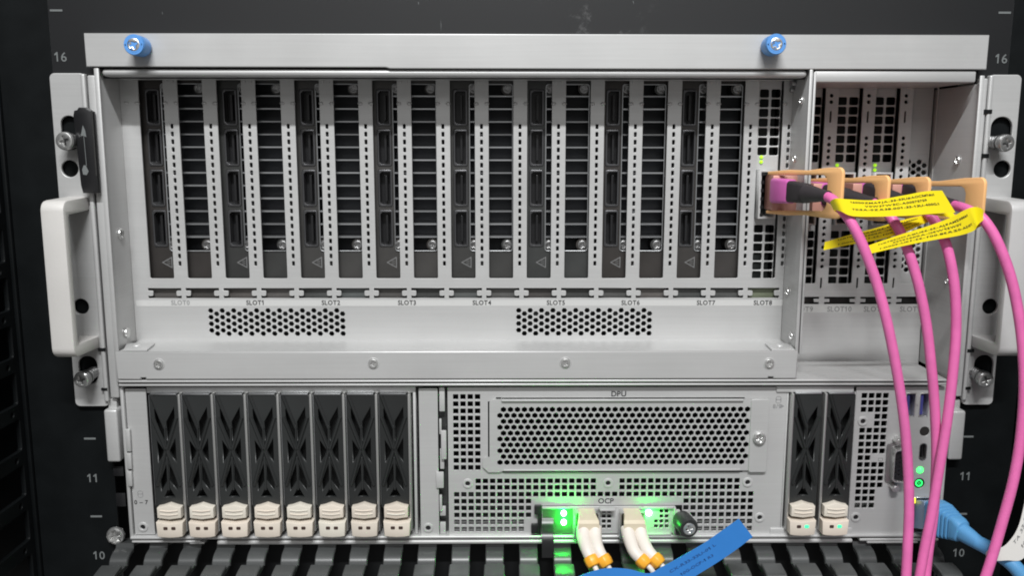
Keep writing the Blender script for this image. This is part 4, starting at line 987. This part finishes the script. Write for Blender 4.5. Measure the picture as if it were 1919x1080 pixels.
for c in (c1, c2):
    bm = plate_mesh(rr(c[0]-.8, c[1]+.8, c[2]-1.2, c[3]+.6), [rr(c[0]+.3, c[1]-.3, c[2]+.2, c[3]-.6)], 8, .2, XZ(YO-5, 8)); o = finish(bm, 'port_cage', CHROME, oc)
    bm = bmesh.new()
    for k in range(5): x = lin(k, 4, c[0]+1, c[1]-1); box(bm, x-.45, x+.45, YO-5.1, YO-4.9, c[3]-.45, c[3]+.3)
    box(bm, c[0]-.4, c[1]+.4, YO+2, YO+2.6, c[2], c[3]); finish(bm, 'cage_vent', SOCKET, o)
bm = bmesh.new(); q = orect(1016, 949.5, 1070, 953.5); box(bm, q[0], q[1], YO-1.5, YO, q[2], q[3], .4); q = orect(1123, 949.5, 1152, 953.5); box(bm, q[0], q[1], YO-4.5, YO, q[2], q[3], .4); q = orect(1205, 949.5, 1262, 953.5); box(bm, q[0], q[1], YO-1.5, YO, q[2], q[3], .4)
q = orect(1212, 999, 1258, 1003); box(bm, q[0], q[1], YO-1.5, YO, q[2], q[3], .4); q = orect(1262, 951, 1266, 1000); box(bm, q[0], q[1], YO-2, YO, q[2], q[3], .3); finish(bm, 'folded_edge', STEEL, oc, smooth=True)
q = orect(1017, 954, 1074, 1000); bm = bmesh.new(); box(bm, q[0], q[1], YO-.4, YO-.05, q[2], q[3]); finish(bm, 'port_label', FOOT, oc)
for px, py in ((1057, 963), (1057, 980), (1216.5, 962.5)):
    x, z = at(px, py, YO-.6); bm = bmesh.new(); bmesh.ops.create_uvsphere(bm, u_segments=14, v_segments=8, radius=1, matrix=Matrix.Translation((x, YO-.5, z)) @ Matrix.Diagonal((1.5, .8, 1.7, 1))); finish(bm, 'link_lamp', LEDW, oc, smooth=True)
    l = bpy.data.lights.new('lamp_glow', 'POINT'); l.energy = .018 if px < 1100 else .010; l.color = (.0, 1, .035); l.shadow_soft_size = .0015
    o = bpy.data.objects.new('lamp_glow', l); COL.objects.link(o); o.location = Vector((x, YO-4.6, z+.3))*S; o.parent = None
# clip on the left, knob on the right
bm = bmesh.new()
for px, py in ((1007, 955), (1001, 990)):
    x, z = at(px, py, YO); box(bm, x-1.5, x+2.5, YO-2, YO+.5, z-2.6, z+2.6, .5)
q = orect(1008, 953, 1014, 1000); box(bm, q[0], q[1], YO-1.2, YO, q[2], q[3], .3); finish(bm, 'retaining_clip', SOCKET, oc, smooth=True)
k0, k1 = P3(1276, 972, YO-1), P3(1292, 992, YO-13)
bm = bmesh.new(); dd = (k1-k0)
tube(bm, [k0, k0+dd*.15, k0+dd*.5, k0+dd*.9, k1], [4.4, 5.1, 5.3, 5.4, 4.9], 28); kn = finish(bm, 'captive_knob', DRIVE, oc, smooth=True)
link('screw_head', screw_mesh(3.3, 1.2, CHROME, True, .2), kn, loc=k1+Vector((0, .3, 0)), rot=(0, 0, 0))
bm = plate_mesh([at(1266, 953, YO), at(1272, 953, YO), at(1278, 960, YO), at(1294, 962, YO), at(1304, 975, YO), at(1296, 985, YO), at(1275, 990, YO), at(1268, 980, YO)], [], 1.2, .3, XZ(YO-2.5, 1.2)); finish(bm, 'release_lever', STEEL2, oc, smooth=True)
# black pull strap of the adapter
st = [P3(1027, 972, YO-.8), P3(1027, 985, YO-3), P3(1027, 1003, YO-8), P3(1027, 1022, YO-10), P3(1027, 1046, YO-10)]
bm = bmesh.new(); ribbon(bm, [p-Vector((3.1, 0, 0)) for p in st], [p+Vector((3.1, 0, 0)) for p in st], .5, 5); finish(bm, 'pull_strap', SOCKET, oc, smooth=True)

# ================================================================== WHITE DUPLEX FIBRES
def duplex(label, plugc, b1, b2):
    x0_, x1_, p0, p1 = plugc
    c = P3((x0_+x1_)/2, (p0+p1)/2, YO-6)
    t = thing('duplex_connector', label, 'fibre connector', tuple(c), 'cream duplex fibre connectors')
    q = rect(x0_, p0, x1_, p1, YO-10)
    w_ = q[1]-q[0]
    bm = bmesh.new(); rings = []
    for y, zz, e, h in ((YO+1, -.4, -.2, 4.0), (YO-7, -.6, -.1, 4.2), (YO-9, -.9, .1, 4.4), (YO-13, -2.0, .9, 4.6), (YO-14.5, -2.8, .9, 4.0)):
        zc_ = (q[2]+q[3])/2+zz
        rings.append([bm.verts.new((x, y, z)) for x, z in rr(q[0]-e, q[1]+e, zc_-h, zc_+h, .8, 2)])
    n_ = len(rings[0])
    for r_, s_ in zip(rings, rings[1:]):
        for k in range(n_): bm.faces.new((r_[k], r_[(k+1) % n_], s_[(k+1) % n_], s_[k]))
    bm.faces.new(rings[0]); bm.faces.new(rings[-1]); finish(bm, 'plug_body', CREAM2, t, smooth=True, angle=25)
    bm = bmesh.new()
    for j in range(3): box(bm, q[0]+.6, q[1]-.6, YO-8.2-j*.7, YO-7, q[3]-.9-j*1.7, q[3]-.4-j*1.7, .1)
    finish(bm, 'grip_line', CREAM2, t)
    for bb in (b1, b2):
        pts = spline([P3(*v) for v in bb], 5); n = len(pts)
        bm = bmesh.new(); tube(bm, pts, [3.75-.75*(i/(n-1)) for i in range(n)], 18); finish(bm, 'boot', CREAM, t, smooth=True)
        e = pts[-1]; d = (pts[-1]-pts[-3]).normalized()
        bm = bmesh.new(); tube(bm, [e-d*1.5, e-d*.9, e+d*1.5, e+d*3.8, e+d*4.2], [3.1, 3.8, 4.0, 3.6, 2.9], 8); bmesh.ops.bevel(bm, geom=bm.edges[:], offset=.2, segments=1, affect='EDGES'); finish(bm, 'clip_ring', AMBER, t, smooth=True, angle=25)
        bm = bmesh.new(); tube(bm, spline([e+d*3, e+d*7, e+d*12+Vector((0, 1, -3)), e+d*16+Vector((0, 3, -9))], 5), 1.4, 12); finish(bm, 'fibre_tail', CREAM, t, smooth=True)
duplex('left cream duplex fibre connector, beside the two green lamps', (1085, 1119, 968, 992), ((1094, 990, -18), (1094, 1010, -23), (1101, 1032, -30), (1108, 1048, -33)), ((1115, 990, -18), (1116, 1010, -23), (1121, 1030, -30), (1131, 1048, -33)))
duplex('right cream duplex fibre connector, nearer the captive knob', (1171, 1205, 968, 992), ((1176, 990, -18), (1180, 1010, -23), (1189, 1034, -30), (1203, 1050, -33)), ((1199, 990, -18), (1204, 1010, -23), (1214, 1032, -30), (1228, 1048, -33)))

# ================================================================== BLUE CABLE LABEL
bl = thing('cable_label', 'bright blue label strip rising to the right from the white fibre tails', 'label', tuple(P3(1180, 1075, -40)))
T_ = [(1060, 1092, -40), (1104, 1074, -41), (1140, 1066, -42), (1180, 1068, -42), (1215, 1076, -42), (1240, 1064, -43), (1275, 1045, -45), (1315, 1022, -47), (1350, 998, -49), (1385, 973, -51)]
B_ = [(1070, 1140, -40), (1114, 1125, -41), (1150, 1118, -42), (1190, 1118, -42), (1225, 1122, -42), (1262, 1108, -43), (1300, 1083, -45), (1340, 1058, -47), (1376, 1034, -49), (1411, 1007, -51)]
bm = bmesh.new(); G = ribbon(bm, [P3(*q) for q in T_], [P3(*q) for q in B_], .3); o = finish(bm, 'strip', STRAPBLUE, bl, smooth=True)
flag_text(G, ['CX-R33-33U-01 L', '10G-OCP-1 R3'], mat('blue_print', (.02, .09, .28), .6), o, .3, .58, .84, .3, .62)

# ================================================================== BLUE LAN CABLE
ln = thing('network_cable', 'blue network cable with ribbed boot and white flag at the lower right', 'cable', tuple(P3(1745, 965, -8)))
def sweep(sec, name, m, smooth=True, angle=40):
    """sec: list of (centre, half width, half height, round) swept in order"""
    bm = bmesh.new(); rings = []
    for i, (c, w_, h_, r_) in enumerate(sec):
        d = (sec[min(i+1, len(sec)-1)][0]-sec[max(i-1, 0)][0]).normalized()
        a = d.cross(Vector((0, 0, 1))).normalized(); u_ = a.cross(d).normalized()
        rings.append([bm.verts.new(c+a*x+u_*z) for x, z in rr(-w_, w_, -h_, h_, r_, 4)])
    n_ = len(rings[0])
    for r_, s_ in zip(rings, rings[1:]):
        for k in range(n_): bm.faces.new((r_[k], r_[(k+1) % n_], s_[(k+1) % n_], s_[k]))
    bm.faces.new(rings[0]); bm.faces.new(rings[-1])
    return finish(bm, name, m, ln, smooth=smooth, angle=angle)
q0, q1, q2, q3 = P3(1724, 964, -2), P3(1748, 966, -17), P3(1795, 992, -34), P3(1836, 1020, -46)
sweep([(q0, 4.4, 7.6, .6), (q0.lerp(q1, .6), 4.4, 7.6, .6), (q1+Vector((.5, 0, 0)), 4.3, 7.2, .6)], 'plug', CLEAR)
bm = bmesh.new(); a, c = P3(1716, 953, -4), P3(1748, 972, -16); tube(bm, spline([a, a.lerp(c, .5)+Vector((0, -1.2, .8)), c], 5), .8, 8); finish(bm, 'plug_clip', CLEAR, ln, smooth=True)
sec = [(q1, 5.4, 8.2, 1.4), (q1.lerp(q2, .1), 5.8, 8.6, 1.6), (q1.lerp(q2, .34), 5.9, 8.5, 1.8)]
for k in range(5):
    f = .36+k*.125; g_ = 1-.065*k
    sec += [(q1.lerp(q2, f), 5.2*g_, 7.9*g_, 1.8), (q1.lerp(q2, f+.03), 5.2*g_, 7.9*g_, 1.8), (q1.lerp(q2, f+.05), 6*g_, 8.6*g_, 2.2), (q1.lerp(q2, f+.11), 5.9*g_, 8.4*g_, 2.2)]
sec += [(q2.lerp(q3, .05), 4.6, 6.2, 3), (q2.lerp(q3, .2), 4.4, 5.6, 3.4), (q2.lerp(q3, .24), 3.9, 4.6, 3.4), (q2.lerp(q3, .7), 3.5, 4.0, 3.3), (q3, 3.3, 3.5, 3.2)]
sweep(sec, 'boot', LANBLUE, angle=28)
bm = bmesh.new(); tube(bm, spline([q2.lerp(q3, .9), P3(1856, 1030, -50), P3(1880, 1044, -55), P3(1905, 1066, -59), P3(1930, 1100, -62), P3(1945, 1130, -63)], 8), 3.6, 18); finish(bm, 'jacket', LANBLUE, ln, smooth=True)
T_ = [(1849, 1046, -52), (1849, 1036, -56), (1858, 1029, -60), (1880, 1026, -61), (1898, 1008, -60), (1910, 985, -59), (1919, 950, -58), (1926, 915, -57)]
B_ = [(1854, 1053, -52), (1855, 1050, -56), (1866, 1052, -60), (1888, 1051, -61), (1914, 1050, -60), (1934, 1024, -59), (1945, 990, -58), (1952, 950, -57)]
bm = bmesh.new(); G = ribbon(bm, [P3(*q) for q in T_], [P3(*q) for q in B_], .3); o = finish(bm, 'label_flag', WHITE, ln, smooth=True)
flag_text(G, ['TA 33-U01.1', '100M-LAN'], INK2, o, .3, .55, .97, .2, .6)

# ================================================================== CABLE MANAGER
cm = thing('cable_manager', 'black finger cable manager with a row of curved grey fingers under the server', 'cable manager', (0, 0, -60))
bm = bmesh.new(); box(bm, -215, 215, 6, 10, -62, Zp(1022, 0)); finish(bm, 'duct', INNER, cm)
fx = [(210+65.3*k) for k in range(25)]
yf0 = -21.0
X0f = Xp(212, 1068, yf0); PF = (Xp(1572, 1068, yf0)-Xp(212, 1068, yf0))/21*1.0
prof = [(6, Zp(1018, 4)), (-3, Zp(1022, -3)), (-10, Zp(1034, -10)), (-14, Zp(1048, -14)), (-15.5, Zp(1060, -15.5))]
def finger_mesh():
    bm = bmesh.new(); top = spline([Vector((0, y, z)) for y, z in prof], 5); hw = 4.9
    R = []
    for i, p in enumerate(top):
        d = (top[min(i+1, len(top)-1)]-top[max(i-1, 0)]).normalized(); n_ = Vector((0, d.z, -d.y))
        if n_.y > 0: n_ = -n_
        q = p-n_*2.2
        R.append([bm.verts.new((x, c.y, c.z)) for x, c in ((-hw, p-n_*.5), (-hw+.5, p), (hw-.5, p), (hw, p-n_*.5), (hw, q), (-hw, q))])
    for a, c in zip(R, R[1:]):
        for k in range(6): bm.faces.new((a[k], a[(k+1) % 6], c[(k+1) % 6], c[k]))
    bm.faces.new(R[0]); bm.faces.new(R[-1])
    z = Zp(1060, -22.5)
    box(bm, -4.5, 4.5, -27, -14, z-5.2, z-3, .3)
    tipp = [(-22.5, z+.5), (-26, z+.3), (-30.5, z-.2), (-33, z-1.1), (-33.6, z-2.4)]
    tp = spline([Vector((0, y, z)) for y, z in tipp], 4); R = []; hw = 5.4
    for i, p in enumerate(tp):
        d = (tp[min(i+1, len(tp)-1)]-tp[max(i-1, 0)]).normalized(); n_ = Vector((0, d.z, -d.y))
        if n_.z < 0 and abs(n_.z) > abs(n_.y): n_ = -n_
        if n_.y > 0 and abs(n_.y) >= abs(n_.z): n_ = -n_
        q = p-n_*2
        R.append([bm.verts.new((x, c.y, c.z)) for x, c in ((-hw, p-n_*.5), (-hw+.5, p), (hw-.5, p), (hw, p-n_*.5), (hw, q), (-hw, q))])
    for a, c in zip(R, R[1:]):
        for k in range(6): bm.faces.new((a[k], a[(k+1) % 6], c[(k+1) % 6], c[k]))
    bm.faces.new(R[0]); bm.faces.new(R[-1])
    return finish(bm, 'finger', FINGER, local=True, smooth=True, angle=40)
fm = finger_mesh()
for k in range(25):
    link('finger', fm, cm, loc=(X0f+k*PF, 0, 0))

for o in list(SC.objects):          # nothing may stay hidden or unlinked
    o.hide_render = False
